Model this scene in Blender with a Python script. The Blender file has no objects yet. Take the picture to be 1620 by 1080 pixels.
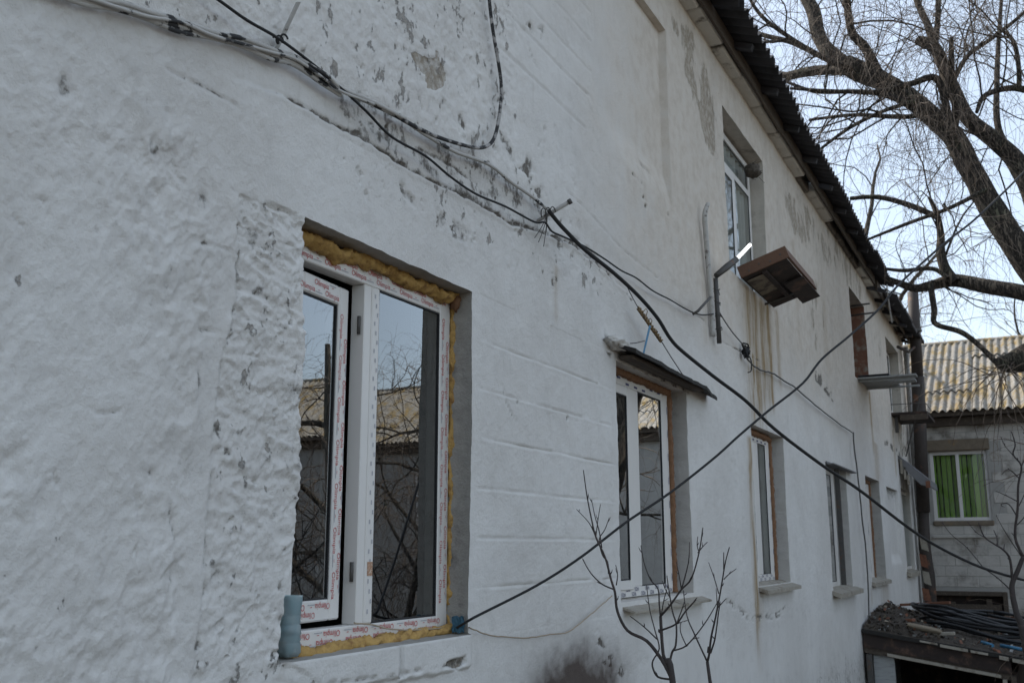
import bpy, math, random
import numpy as np
from mathutils import Vector, Matrix

# ------------------------------------------------------------------ camera, world, sun, exposure
SC = bpy.context.scene
COL = SC.collection
F = 1600.0                                   # focal length in photo pixels (1620 wide)
_vx = np.array([830., 325., F]); _vx /= np.linalg.norm(_vx)
_a = -10.; _b = (830*_a + F*F)/325
_vz = np.array([_a, -_b, F]); _vz /= np.linalg.norm(_vz)
_vy = np.cross(_vz, _vx)
R = np.stack([_vx, _vy, _vz])                # world = R @ camera ray (x right, y down, z forward)
cam_d = bpy.data.cameras.new('camera'); cam = bpy.data.objects.new('camera', cam_d); COL.objects.link(cam)
cam_d.sensor_width = 36; cam_d.lens = 36*F/1620; cam_d.clip_end = 2000; cam_d.clip_start = .05
m = Matrix.Identity(4)
for r in range(3):
    m[r][0] = R[r, 0]; m[r][1] = -R[r, 1]; m[r][2] = -R[r, 2]
cam.matrix_world = m
cam_d.dof.use_dof = True; cam_d.dof.focus_distance = 4.6; cam_d.dof.aperture_fstop = 6.5
SC.camera = cam

SUN = Vector((.30, .62, .72)).normalized()
w = bpy.data.worlds.new('World'); SC.world = w; w.use_nodes = True
nt = w.node_tree; bg = nt.nodes['Background']
sky = nt.nodes.new('ShaderNodeTexSky'); sky.sky_type = 'NISHITA'; sky.sun_disc = False
sky.sun_elevation = math.asin(SUN.z); sky.sun_rotation = math.atan2(SUN.x, SUN.y)
sky.air_density = 1.0; sky.dust_density = 1.5; sky.ozone_density = .35; sky.altitude = 50
veil = nt.nodes.new('ShaderNodeMix'); veil.data_type = 'RGBA'          # thin high cloud veil, the same all over the sky
veil.inputs[0].default_value = .55; veil.inputs[7].default_value = (2.78, 3.06, 3.24, 1)
nt.links.new(sky.outputs[0], veil.inputs[6]); nt.links.new(veil.outputs[2], bg.inputs[0]); bg.inputs[1].default_value = .15
sd = bpy.data.lights.new('sun', 'SUN'); sd.energy = 2.7; sd.angle = math.radians(.6); sd.color = (1, .94, .84)
so = bpy.data.objects.new('sun', sd); COL.objects.link(so); so.rotation_euler = SUN.to_track_quat('Z', 'Y').to_euler()
so.location = SUN*40
vs = SC.view_settings; vs.view_transform = 'Standard'; vs.look = 'None'; vs.gamma = 1; vs.use_curve_mapping = False
vs.exposure = .97
SC.render.engine = 'CYCLES'; SC.cycles.use_denoising = True
SC.cycles.max_bounces = 7; SC.cycles.transparent_max_bounces = 12; SC.cycles.caustics_reflective = False; SC.cycles.caustics_refractive = False

# ------------------------------------------------------------------ photo calibration -> places in the world
D = 2.1                                       # the facade is the plane y = D, x runs along it, z up, camera at the origin
def ray(u, v): return R @ np.array([u-810., v-540., F])
def W(u, v, Y=D):
    r = ray(u, v); return Vector(r*(Y/r[1]))
def PX(u, v, X):
    r = ray(u, v); return Vector(r*(X/r[0]))
def WL(pts, Y=D): return [W(u, v, Y) for u, v in pts]
def WXZ(pts): return np.array([(p.x, p.z) for p in WL(pts)])
def perspective_line(pts, A, B):
    """points along pixels between the known end points A and B (true straight interpolation of inverse depth)"""
    pts = np.array(pts, float); seg = np.r_[0, np.cumsum(np.hypot(*np.diff(pts, axis=0).T))]; t = seg/seg[-1]
    da = (R.T @ np.array(A))[2]; db = (R.T @ np.array(B))[2]
    out = []
    for (u, v), s in zip(pts, t):
        d = 1/((1-s)/da + s/db); r = ray(u, v); out.append(Vector(r*(d/F)))
    return out

# ------------------------------------------------------------------ helpers
def tag(o, label=None, cat=None, group=None, kind=None):
    if label: o['label'] = label
    if cat: o['category'] = cat
    if group: o['group'] = group
    if kind: o['kind'] = kind
    return o
def empty(name, loc, label, cat, group=None):
    o = bpy.data.objects.new(name, None); o.location = loc; o.empty_display_size = .2; COL.objects.link(o)
    return tag(o, label, cat, group)
def link(name, me, parent=None, mat=None):
    o = bpy.data.objects.new(name, me); COL.objects.link(o)
    if mat is not None and not me.materials: me.materials.append(mat)
    if parent is not None:
        o.parent = parent
        base = Vector((0, 0, 0)); p = parent
        while p is not None:
            base += p.location; p = p.parent
        o.location = -base                     # meshes are written in world coordinates
    return o
class MB:
    """collects shapes; build() links them as ONE mesh object"""
    def __init__(s): s.v = []; s.f = []; s.sm = []; s.mi = []; s.cur = 0
    def add(s, vs, fs, smooth=False):
        o = len(s.v); s.v += [tuple(p) for p in vs]; s.f += [tuple(i+o for i in f) for f in fs]
        s.sm += [smooth]*len(fs); s.mi += [s.cur]*len(fs)
    def box(s, a, b, M=None, bev=0):
        (x0, y0, z0), (x1, y1, z1) = [min(p, q) for p, q in zip(a, b)], [max(p, q) for p, q in zip(a, b)]
        if bev:
            return s.bevbox((x0, y0, z0), (x1, y1, z1), bev, M)
        vs = [Vector((x, y, z)) for x in (x0, x1) for y in (y0, y1) for z in (z0, z1)]
        if M is not None: vs = [M @ p for p in vs]
        s.add(vs, [(0, 1, 3, 2), (4, 6, 7, 5), (0, 4, 5, 1), (2, 3, 7, 6), (0, 2, 6, 4), (1, 5, 7, 3)])
    def bevbox(s, a, b, e, M=None):
        c = [(p+q)/2 for p, q in zip(a, b)]; h = [(q-p)/2 for p, q in zip(a, b)]
        e = min(e, min(h)*.6); vs = []; idx = {}
        for sx in (-1, 1):
            for sy in (-1, 1):
                for sz in (-1, 1):
                    for k in range(3):
                        d = [h[0], h[1], h[2]]
                        for j in range(3):
                            if j != k: d[j] -= e
                        idx[(sx, sy, sz, k)] = len(vs)
                        p = Vector((c[0]+sx*d[0], c[1]+sy*d[1], c[2]+sz*d[2])); vs.append(M @ p if M is not None else p)
        fs = []
        S = (-1, 1)
        for k in range(3):
            i, j = (k+1) % 3, (k+2) % 3
            for sk in S:
                q = []
                for (si, sj) in ((-1, -1), (1, -1), (1, 1), (-1, 1)):
                    t = [0, 0, 0]; t[k] = sk; t[i] = si; t[j] = sj; q.append(idx[(*t, k)])
                fs.append(q if sk > 0 else q[::-1])
            for si in S:
                for sj in S:
                    def g(sk, kk):
                        t = [0, 0, 0]; t[k] = sk; t[i] = si; t[j] = sj; return idx[(*t, kk)]
                    q = [g(-1, i), g(1, i), g(1, j), g(-1, j)]
                    fs.append(q if si*sj > 0 else q[::-1])
        for sx in S:
            for sy in S:
                for sz in S:
                    q = [idx[(sx, sy, sz, k)] for k in range(3)]; fs.append(q if sx*sy*sz > 0 else q[::-1])
        s.add(vs, fs)
    def tube(s, pts, rad, n=8, cap=True, jitter=0, rng=None, smooth=True, flat=1.0):
        pts = [Vector(p) for p in pts]; k = len(pts)
        if not hasattr(rad, '__len__'): rad = [rad]*k
        o = len(s.v); up = None
        for i, p in enumerate(pts):
            t = pts[min(i+1, k-1)] - pts[max(i-1, 0)]
            t = t.normalized() if t.length > 1e-9 else Vector((0, 0, 1))
            if up is None:
                up = Vector((0, 0, 1)) if abs(t.z) < .9 else Vector((1, 0, 0))
            a = t.cross(up)
            if a.length < 1e-6: a = t.cross(Vector((.3, 1, .2)))
            a.normalize(); b = a.cross(t); up = b
            for j in range(n):
                an = 2*math.pi*j/n; rr = rad[i]
                if jitter: rr *= 1 + jitter*(rng.random()*2-1)
                s.v.append(tuple(p + a*(math.cos(an)*rr) + b*(math.sin(an)*rr*flat)))
        c = 0
        for i in range(k-1):
            for j in range(n):
                j2 = (j+1) % n
                s.f.append((o+i*n+j, o+i*n+j2, o+(i+1)*n+j2, o+(i+1)*n+j)); c += 1
        s.sm += [smooth]*c
        if cap and n > 3:
            s.f.append(tuple(o+j for j in range(n))[::-1]); s.f.append(tuple(o+(k-1)*n+j for j in range(n))); s.sm += [False]*2; c += 2
        s.mi += [s.cur]*c
    def lathe(s, prof, c, n=24, smooth=True, wob=None):
        o = len(s.v); k = len(prof)
        for (r, z) in prof:
            for j in range(n):
                an = 2*math.pi*j/n; rr = r*(wob(an, z) if wob else 1)
                s.v.append((c[0]+rr*math.cos(an), c[1]+rr*math.sin(an), c[2]+z))
        for i in range(k-1):
            for j in range(n):
                j2 = (j+1) % n
                s.f.append((o+i*n+j, o+i*n+j2, o+(i+1)*n+j2, o+(i+1)*n+j)); s.sm.append(smooth); s.mi.append(s.cur)
    def prism(s, poly, off):
        """closed polygon (3D points) thickened by the vector off"""
        n = len(poly); poly = [Vector(p) for p in poly]; off = Vector(off)
        s.add(poly+[p+off for p in poly], [tuple(range(n))[::-1], tuple(range(n, 2*n))]+[(i, (i+1) % n, n+(i+1) % n, n+i) for i in range(n)])
    def mesh(s, name, mats):
        me = bpy.data.meshes.new(name); me.from_pydata(s.v, [], s.f); 
        for mt in (mats if isinstance(mats, (list, tuple)) else [mats]): me.materials.append(mt)
        me.polygons.foreach_set('use_smooth', s.sm); me.polygons.foreach_set('material_index', s.mi); me.update()
        return me
    def build(s, name, mats, parent=None): return link(name, s.mesh(name, mats), parent)
def smooth_path(pts, k=6):
    pts = [Vector(p) for p in pts]; out = []
    n = len(pts)
    for i in range(n-1):
        p0, p1, p2, p3 = pts[max(i-1, 0)], pts[i], pts[i+1], pts[min(i+2, n-1)]
        for j in range(k):
            t = j/k
            out.append(.5*((2*p1)+(p2-p0)*t+(2*p0-5*p1+4*p2-p3)*t*t+(-p0+3*p1-3*p2+p3)*t**3))
    out.append(pts[-1]); return out
def interp(rs, n):
    return list(np.interp(np.linspace(0, 1, n), np.linspace(0, 1, len(rs)), rs))

# ------------------------------------------------------------------ numpy noise
def _hash(ix, iy, seed):
    h = ix.astype(np.int32).view(np.uint32)*np.uint32(374761393) + iy.astype(np.int32).view(np.uint32)*np.uint32(668265263) + np.uint32(int(seed)*974634731 & 0xffffffff)
    h ^= h >> np.uint32(13); h *= np.uint32(1274126177); h ^= h >> np.uint32(16); h *= np.uint32(2246822519); h ^= h >> np.uint32(15)
    return (h & np.uint32(0xffffff)).astype(np.float32)*np.float32(1/0x1000000)
_CT = np.cos(np.arange(4097)*2*np.pi/4096).astype(np.float32); _ST = np.sin(np.arange(4097)*2*np.pi/4096).astype(np.float32)
def perlin(x, y, seed=0):
    x = np.asarray(x, np.float32); y = np.asarray(y, np.float32)
    ix = np.floor(x); iy = np.floor(y); fx = x-ix; fy = y-iy
    u = fx**3*(fx*(fx*6-15)+10); v = fy**3*(fy*(fy*6-15)+10)
    def g(dx, dy):
        a = (_hash(ix+dx, iy+dy, seed)*4096).astype(np.int32)
        return _CT[a]*(fx-dx)+_ST[a]*(fy-dy)
    n0 = g(0, 0)*(1-u)+g(1, 0)*u; n1 = g(0, 1)*(1-u)+g(1, 1)*u
    return (n0*(1-v)+n1*v)*1.5
def fbm(x, y, seed=0, oct=4, gain=.5, lac=2.03):
    s = 0; a = 1; t = 0
    for o in range(oct):
        s = s+a*perlin(x, y, seed+o*17); t += a; a *= gain; x = x*lac+3.1; y = y*lac+7.7
    return s/t
def ridged(x, y, seed=0, oct=3):
    s = 0; a = 1; t = 0
    for o in range(oct):
        s = s+a*(1-2*np.abs(perlin(x, y, seed+o*17))); t += a; a *= .5; x = x*2.07+3.1; y = y*2.07+7.7
    return s/t
def sstep(e0, e1, x):
    t = np.clip((x-e0)/(e1-e0), 0, 1); return t*t*(3-2*t)
def pits(X, Z, size, seed, prob, rmin, rmax, ax=1.0, ang=0.0):
    """1 in the middle of random chips, 0 outside; prob may be an array"""
    c, s_ = math.cos(ang), math.sin(ang)
    x = (X*c+Z*s_)/size; y = (-X*s_+Z*c)/size/ax
    wx = .5*fbm(x*1.9, y*1.9, seed+7, 3); wy = .5*fbm(x*1.9+9, y*1.9, seed+8, 3); x = x+wx; y = y+wy
    ix = np.floor(x); iy = np.floor(y); out = np.zeros_like(X)
    for dx in (-1, 0, 1):
        for dy in (-1, 0, 1):
            cx, cy = ix+dx, iy+dy
            on = _hash(cx, cy, seed) < prob
            px = cx+.15+.7*_hash(cx, cy, seed+1); py = cy+.15+.7*_hash(cx, cy, seed+2)
            rr = rmin+(rmax-rmin)*_hash(cx, cy, seed+3)**2
            d = np.hypot(x-px, y-py)/rr
            out = np.maximum(out, np.where(on, 1-sstep(.55, .95, d), 0))
    return out
def sdf_poly(X, Z, poly):
    """signed distance, positive inside"""
    poly = np.asarray(poly); d = np.full(X.shape, 1e9); ins = np.zeros(X.shape, bool); n = len(poly)
    for i in range(n):
        a, b = poly[i], poly[(i+1) % n]; e = b-a
        t = np.clip(((X-a[0])*e[0]+(Z-a[1])*e[1])/max(e@e, 1e-12), 0, 1)
        d = np.minimum(d, np.hypot(X-a[0]-t*e[0], Z-a[1]-t*e[1]))
        if abs(e[1]) > 1e-12:
            c = ((a[1] > Z) != (b[1] > Z)) & (X < e[0]*(Z-a[1])/e[1]+a[0]); ins ^= c
    return np.where(ins, d, -d)
def dist_line(X, Z, pl):
    """distance to a polyline and signed height above it (by x)"""
    d = np.full(X.shape, 1e9); pl = np.asarray(pl)
    for a, b in zip(pl[:-1], pl[1:]):
        e = b-a; t = np.clip(((X-a[0])*e[0]+(Z-a[1])*e[1])/max(e@e, 1e-12), 0, 1)
        d = np.minimum(d, np.hypot(X-a[0]-t*e[0], Z-a[1]-t*e[1]))
    return d

# ------------------------------------------------------------------ materials
class NT:
    def __init__(s, name):
        s.m = bpy.data.materials.new(name); s.m.use_nodes = True; s.t = s.m.node_tree; s.n = s.t.nodes; s.b = s.n['Principled BSDF']
        s.pos = s.n.new('ShaderNodeNewGeometry').outputs['Position']
    def new(s, t, **k):
        nd = s.n.new(t)
        for a, b in k.items(): setattr(nd, a, b)
        return nd
    def set(s, sock, v):
        if isinstance(v, bpy.types.NodeSocket): s.t.links.new(v, sock)
        elif v is not None: sock.default_value = v
    def noise(s, scale, detail=4, rough=.55, vec=None, dist=0):
        nd = s.new('ShaderNodeTexNoise'); nd.inputs['Scale'].default_value = scale; nd.inputs['Detail'].default_value = detail
        nd.inputs['Roughness'].default_value = rough; nd.inputs['Distortion'].default_value = dist
        s.set(nd.inputs['Vector'], vec if vec is not None else s.pos); return nd.outputs['Fac']
    def voronoi(s, scale, feature='F1', vec=None):
        nd = s.new('ShaderNodeTexVoronoi', feature=feature); nd.inputs['Scale'].default_value = scale
        s.set(nd.inputs['Vector'], vec if vec is not None else s.pos); return nd.outputs['Distance']
    def stretch(s, sc):
        nd = s.new('ShaderNodeMapping'); nd.inputs['Scale'].default_value = sc; s.set(nd.inputs['Vector'], s.pos); return nd.outputs[0]
    def ramp(s, f, a, b):
        nd = s.new('ShaderNodeMapRange'); nd.interpolation_type = 'SMOOTHSTEP'; s.set(nd.inputs[0], f)
        nd.inputs[1].default_value = a; nd.inputs[2].default_value = b; return nd.outputs[0]
    def mth(s, op, a, b=0.0):
        nd = s.new('ShaderNodeMath', operation=op); s.set(nd.inputs[0], a); s.set(nd.inputs[1], b); return nd.outputs[0]
    def mix(s, f, a, b):
        nd = s.new('ShaderNodeMix', data_type='RGBA'); s.set(nd.inputs[0], f)
        for i, c in ((6, a), (7, b)): s.set(nd.inputs[i], c if isinstance(c, bpy.types.NodeSocket) else (*c, 1))
        return nd.outputs[2]
    def bump(s, h, dist=.004, strength=.6, nrm=None):
        nd = s.new('ShaderNodeBump'); nd.inputs['Strength'].default_value = strength; nd.inputs['Distance'].default_value = dist
        s.set(nd.inputs['Height'], h)
        if nrm is not None: s.set(nd.inputs['Normal'], nrm)
        s.set(s.b.inputs['Normal'], nd.outputs[0]); return nd.outputs[0]
    def color(s, c): s.set(s.b.inputs['Base Color'], c if isinstance(c, bpy.types.NodeSocket) else (*c, 1))
    def rough(s, r): s.set(s.b.inputs['Roughness'], r)
def mat(name, c, rough=.8, var=.25, scale=12, c2=None, th=(.5, .7), scale2=6, bump=.003, bscale=60, metal=0, st=None, spec=None):
    n = NT(name); vec = n.stretch(st) if st else None
    f = n.noise(scale, 5, .6, vec)
    base = n.mix(f, tuple(x*(1-var) for x in c), tuple(min(1, x*(1+var)) for x in c))
    if c2 is not None: base = n.mix(n.ramp(n.noise(scale2, 6, .65, vec), *th), base, c2)
    n.color(base); n.rough(rough); n.b.inputs['Metallic'].default_value = metal
    if spec is not None: n.b.inputs['Specular IOR Level'].default_value = spec
    if bump: n.bump(n.noise(bscale, 5, .6, vec), bump, .7)
    return n.m

def whitewash():
    n = NT('whitewashed_plaster')
    at = n.new('ShaderNodeAttribute', attribute_name='wear_shade'); sep = n.new('ShaderNodeSeparateColor'); n.set(sep.inputs[0], at.outputs['Color'])
    dirt_shade, peel, rust = sep.outputs; warm = at.outputs['Alpha']
    at2 = n.new('ShaderNodeAttribute', attribute_name='soot'); soot = at2.outputs['Fac']
    big = n.noise(1.3, 5, .6); mid = n.noise(9, 6, .62); fine = n.noise(70, 6, .65); vert = n.noise(5, 5, .6, n.stretch((6, 1, .5)))
    c = n.mix(n.ramp(big, .35, .7), (.655, .638, .612), (.73, .718, .695))
    c = n.mix(warm, c, n.mix(n.ramp(mid, .3, .7), (.575, .515, .445), (.69, .635, .565)))
    c = n.mix(n.mth('MULTIPLY', n.ramp(mid, .48, .75), .30), c, (.50, .485, .46))
    c = n.mix(n.mth('MULTIPLY', n.ramp(vert, .55, .8), .16), c, (.40, .375, .34))
    # small chips where the wash has come off
    at3 = n.new('ShaderNodeAttribute', attribute_name='chips'); dens = at3.outputs['Fac']
    rot = n.new('ShaderNodeMapping'); rot.inputs['Rotation'].default_value = (0, .6, 0); rot.inputs['Scale'].default_value = (1.0, 1, .62); n.set(rot.inputs['Vector'], n.pos)
    th = n.mth('SUBTRACT', .735, n.mth('MULTIPLY', dens, .15))
    cn = n.mth('ADD', n.mth('MULTIPLY', n.noise(17, 7, .62, rot.outputs[0]), .72), n.mth('MULTIPLY', n.noise(5.5, 4, .6), .28))
    sp = n.mth('MINIMUM', n.mth('MAXIMUM', n.mth('DIVIDE', n.mth('SUBTRACT', cn, th), .022), 0.0), 1.0)
    c = n.mix(n.mth('MULTIPLY', sp, .66), c, n.mix(n.ramp(n.noise(60, 4), .35, .65), (.07, .062, .055), (.25, .22, .185)))
    br = n.ramp(n.mth('ADD', n.mth('MULTIPLY', fine, .5), n.mth('MULTIPLY', mid, .5)), .32, .66)
    pl = n.mix(n.noise(16, 7, .7), (.15, .12, .085), (.46, .40, .32))
    pn = n.noise(4.2, 8, .62, n.stretch((1, 1, .5)))
    pm = n.ramp(n.mth('ADD', n.mth('MULTIPLY', pn, .9), n.mth('MULTIPLY', peel, .62)), .79, .85); c = n.mix(n.mth('MULTIPLY', pm, n.mth('ADD', .34, n.mth('MULTIPLY', n.ramp(n.noise(20, 7, .7), .35, .6), .56))), c, pl)
    c = n.mix(n.mth('MINIMUM', n.mth('MULTIPLY', rust, n.mth('ADD', n.ramp(vert, .3, .65), .35)), .9), c, n.mix(mid, (.20, .115, .045), (.40, .29, .14)))
    cn2 = n.mth('ADD', n.mth('MULTIPLY', n.noise(44, 8, .72, n.stretch((1, 1, .65))), .62), n.mth('MULTIPLY', n.noise(11, 6, .65), .38))
    d1 = n.ramp(n.mth('ADD', n.mth('MULTIPLY', dirt_shade, .62), n.mth('MULTIPLY', n.mth('SUBTRACT', cn2, .5), 1.9)), .27, .60)
    d1 = n.mth('MULTIPLY', d1, n.mth('MINIMUM', n.mth('MULTIPLY', dirt_shade, 2.5), .95))
    c = n.mix(n.mth('MINIMUM', n.mth('MULTIPLY', dirt_shade, n.mth('ADD', n.mth('MULTIPLY', br, .35), .08)), .5), c, (.20, .185, .16)); c = n.mix(d1, c, n.mix(fine, (.045, .041, .037), (.24, .215, .185)))
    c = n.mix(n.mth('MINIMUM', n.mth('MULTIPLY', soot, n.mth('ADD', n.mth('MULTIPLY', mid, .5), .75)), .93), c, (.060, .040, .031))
    n.color(c); n.rough(.93); n.b.inputs['Specular IOR Level'].default_value = .2
    h = n.mth('ADD', n.mth('MULTIPLY', mid, .5), n.mth('MULTIPLY', fine, .42))
    h = n.mth('SUBTRACT', h, n.mth('ADD', n.mth('MULTIPLY', sp, .55), n.mth('ADD', n.mth('MULTIPLY', d1, .4), n.mth('MULTIPLY', pm, .45)))); h = n.mth('ADD', h, n.mth('MULTIPLY', n.noise(200, 4, .7), .24))
    n.bump(h, .010, .9); return n.m
M = {}
M['wall'] = whitewash()
M['mortar'] = mat('bare_grey_mortar', (.37, .355, .325), .95, .3, 20, (.16, .15, .14), (.55, .75), 7, .006, 90)
M['lintel'] = mat('bare_concrete_lintel', (.40, .385, .355), .95, .3, 14, (.07, .065, .06), (.6, .75), 9, .004, 70)
M['white_reveal'] = mat('limewashed_reveal', (.60, .575, .54), .93, .15, 10, (.36, .34, .31), (.55, .8), 5, .006, 60)
M['warm_reveal'] = mat('old_limewashed_reveal', (.56, .52, .46), .93, .2, 9, (.30, .27, .23), (.5, .75), 5, .006, 60)
M['brick_reveal'] = mat('brick_jamb', (.30, .15, .10), .95, .35, 12, (.40, .34, .28), (.5, .65), 6, .008, 50)
M['pvc'] = mat('white_plastic', (.74, .72, .69), .35, .05, 8, (.5, .49, .47), (.62, .85), 11, .0006, 40)
M['film'] = mat('protective_film', (.70, .68, .66), .45, .06, 30, (.55, .53, .52), (.6, .8), 18, .0015, 90)
M['gasket'] = mat('black_rubber', (.02, .02, .022), .6, .2, 20, bump=0)
M['red_ink'] = mat('red_ink', (.50, .075, .075), .6, .35, 80, (.62, .42, .40), (.50, .70), 34, bump=0)
M['blue_ink'] = mat('dark_blue_ink', (.05, .055, .14), .6, .3, 60, bump=0)
M['grey_ink'] = mat('pale_grey_ink', (.42, .42, .45), .6, .3, 60, bump=0)
M['foam'] = mat('yellow_mounting_foam', (.50, .31, .10), .85, .35, 26, (.28, .15, .05), (.48, .7), 22, .014, 55)
M['old_foam'] = mat('weathered_orange_foam', (.20, .105, .055), .9, .35, 40, (.16, .075, .035), (.5, .75), 18, .004, 120)
M['room'] = mat('dim_room_plaster', (.30, .28, .25), .95, .15, 3)
M['curtain'] = mat('grey_net_curtain', (.58, .585, .56), .9, .1, 30, st=(1, 1, .1))
M['curtain_green'] = mat('green_blind', (.24, .40, .08), .85, .2, 6, bump=0)
M['cable'] = mat('black_cable_sheath', (.012, .012, .013), .75, .3, 30, bump=.0005)
M['cable_white'] = mat('limewashed_cable', (.47, .46, .44), .9, .25, 25, (.04, .04, .042), (.545, .58), 20, .004, 70, st=(.45, 1, .8))
M['cable_worn'] = mat('worn_limewashed_cable', (.36, .35, .34), .9, .3, 25, (.035, .035, .037), (.42, .52), 16, .004, 70)
M['wire'] = mat('grey_wire', (.07, .065, .06), .6, .3, 40, bump=0)
M['beige_wire'] = mat('beige_wire', (.36, .29, .21), .7, .25, 30, bump=0)
M['rod_white'] = mat('limewashed_steel', (.46, .45, .43), .85, .25, 30, (.10, .075, .06), (.55, .7), 20, .002, 90)
M['steel'] = mat('dark_weathered_steel', (.09, .085, .08), .6, .35, 30, (.17, .085, .045), (.55, .75), 12, .002, 80, metal=.3)
M['pipe'] = mat('rusty_dark_pipe', (.045, .035, .03), .75, .4, 14, (.20, .085, .045), (.55, .72), 3.5, .004, 40)
M['rust'] = mat('red_rust', (.20, .085, .05), .85, .4, 20, (.08, .04, .03), (.5, .7), 9, .004, 60)
M['stone'] = mat('limestone_cornice', (.64, .62, .57), .93, .2, 8, (.18, .165, .145), (.55, .72), 4, .008, 45)
M['stone_dark'] = mat('blackened_cornice', (.16, .14, .12), .95, .5, 9, (.45, .42, .38), (.55, .62), 5, .012, 40)
M['wood_dark'] = mat('dark_wood', (.075, .058, .045), .85, .35, 8, (.13, .105, .08), (.5, .7), 5, .003, 50, st=(.3, 6, 6))
M['slate'] = mat('dark_asbestos_sheet', (.055, .055, .062), .9, .35, 6, (.025, .025, .027), (.45, .7), 3, .004, 60)
M['tar'] = mat('tarred_sheet', (.022, .02, .018), .85, .3, 20, (.06, .05, .04), (.6, .75), 14, .006, 60)
M['brown'] = mat('brown_board', (.135, .072, .045), .75, .25, 10, (.26, .16, .11), (.6, .8), 8, .001, 70, st=(1, 6, 6))
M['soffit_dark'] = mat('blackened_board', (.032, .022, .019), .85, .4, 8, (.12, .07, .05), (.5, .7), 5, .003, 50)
M['pale_board'] = mat('pale_fibre_board', (.34, .31, .26), .85, .25, 12, (.16, .13, .10), (.5, .7), 8, .002, 60)
M['stained_board'] = mat('stained_board', (.20, .17, .13), .85, .4, 9, (.07, .055, .045), (.45, .6), 7, .002, 60)
M['grey_board'] = mat('weathered_grey_boards', (.36, .37, .37), .85, .2, 8, (.20, .20, .20), (.5, .75), 6, .002, 60, st=(8, 1, 8))
M['awning'] = mat('galvanised_grey', (.19, .19, .20), .6, .25, 8, (.09, .075, .06), (.55, .75), 4, .002, 50, metal=.2)
M['block'] = mat('limewashed_block', (.52, .495, .46), .93, .22, 5, (.17, .15, .125), (.47, .72), 2.2, .014, 40)
M['wing_wall'] = mat('grey_joint_mortar', (.36, .35, .33), .95, .2, 8, bump=.008, bscale=50)
M['lintel_brown'] = mat('stained_lintel_brick', (.19, .155, .115), .93, .35, 10, (.30, .19, .09), (.55, .75), 6, .006, 50)
M['bottle'] = None
M['asphalt'] = mat('trodden_soil', (.12, .10, .08), .95, .3, 2, (.20, .18, .15), (.5, .7), .9, .02, 12)
def bark():
    n = NT('willow_bark'); v = n.stretch((1, 1, .2)); a = n.noise(22, 6, .7, v, .6); f = n.ramp(n.mth('ABSOLUTE', n.mth('SUBTRACT', a, .5)), 0, .085)
    c = n.mix(n.noise(6, 5, .6), (.105, .082, .062), (.185, .15, .115)); c = n.mix(n.ramp(n.noise(2.5, 5), .5, .7), c, (.115, .115, .075))
    n.color(n.mix(f, (.030, .024, .019), c)); n.rough(.95); n.bump(n.mth('ADD', f, n.mth('MULTIPLY', n.noise(60, 4, .6, v), .4)), .035, 1.0); return n.m
M['bark'] = bark()
M['twig'] = mat('bare_twigs', (.19, .145, .11), .8, .3, 8, (.075, .055, .045), (.45, .65), 3, 0)
M['shrub'] = mat('dark_shrub_bark', (.045, .036, .034), .8, .4, 30, (.085, .065, .06), (.5, .7), 18, .002, 120)
M['debris'] = mat('leaf_litter_and_soil', (.055, .044, .034), .95, .6, 25, (.125, .10, .075), (.55, .75), 18, .02, 60)
M['clay'] = mat('pale_clay', (.30, .25, .19), .85, .2, 12, bump=.001)
M['hose'] = mat('black_hose', (.014, .015, .018), .45, .3, 10, bump=.0005)
M['blue'] = mat('faded_blue_plastic', (.06, .22, .38), .5, .2, 20, bump=.0005)
M['teal'] = mat('blue_tape_scrap', (.04, .115, .17), .7, .3, 40, bump=.002)
M['nest'] = mat('nest_mud', (.10, .085, .07), .95, .5, 50, (.22, .20, .17), (.55, .7), 40, .01, 90)
M['tip'] = mat('twisted_rusty_wire', (.26, .17, .075), .75, .5, 90, (.045, .035, .03), (.5, .6), 70, .002, 200)

def corr_roof():
    n = NT('lichen_covered_slate')
    a = n.noise(2.2, 6, .65, n.stretch((.8, 2.2, .8))); b = n.noise(14, 5, .6)
    c = n.mix(n.ramp(b, .3, .7), (.20, .188, .168), (.36, .335, .30))
    c = n.mix(n.mth('MULTIPLY', n.ramp(a, .45, .62), n.ramp(b, .25, .6)), c, (.27, .18, .05))
    c = n.mix(n.mth('MULTIPLY', n.ramp(n.noise(6, 7, .75), .50, .68), .85), c, (.105, .085, .05))
    n.color(c); n.rough(.95); n.bump(n.noise(45, 5, .6), .01, .6); return n.m
M['roof'] = corr_roof()
def glass_mat(name, tint=(.80, .84, .84), boost=1.9, wave=.0006):
    n = NT(name); t = n.t; n.n.remove(n.b); out = n.n['Material Output']
    fr = n.new('ShaderNodeFresnel'); fr.inputs[0].default_value = 1.5
    gl = n.new('ShaderNodeBsdfGlossy'); gl.inputs['Roughness'].default_value = .004; gl.inputs['Color'].default_value = (.95, .98, 1, 1)
    tr = n.new('ShaderNodeBsdfTransparent'); tr.inputs['Color'].default_value = (*tint, 1)
    mx = n.new('ShaderNodeMixShader'); bp = n.new('ShaderNodeBump'); bp.inputs['Distance'].default_value = wave; bp.inputs['Strength'].default_value = 1
    n.set(bp.inputs['Height'], n.noise(2.2, 2, .4)); n.set(gl.inputs['Normal'], bp.outputs[0])
    f = n.mth('MINIMUM', n.mth('MULTIPLY', fr.outputs[0], boost), .9)
    n.set(mx.inputs[0], f); n.set(mx.inputs[1], tr.outputs[0]); n.set(mx.inputs[2], gl.outputs[0]); n.set(out.inputs[0], mx.outputs[0]); return n.m
M['glass'] = glass_mat('window_glass', (.55, .58, .58), 4.6)
M['glass_thin'] = glass_mat('clear_pane', (.9, .93, .92), 1.0)
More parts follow.
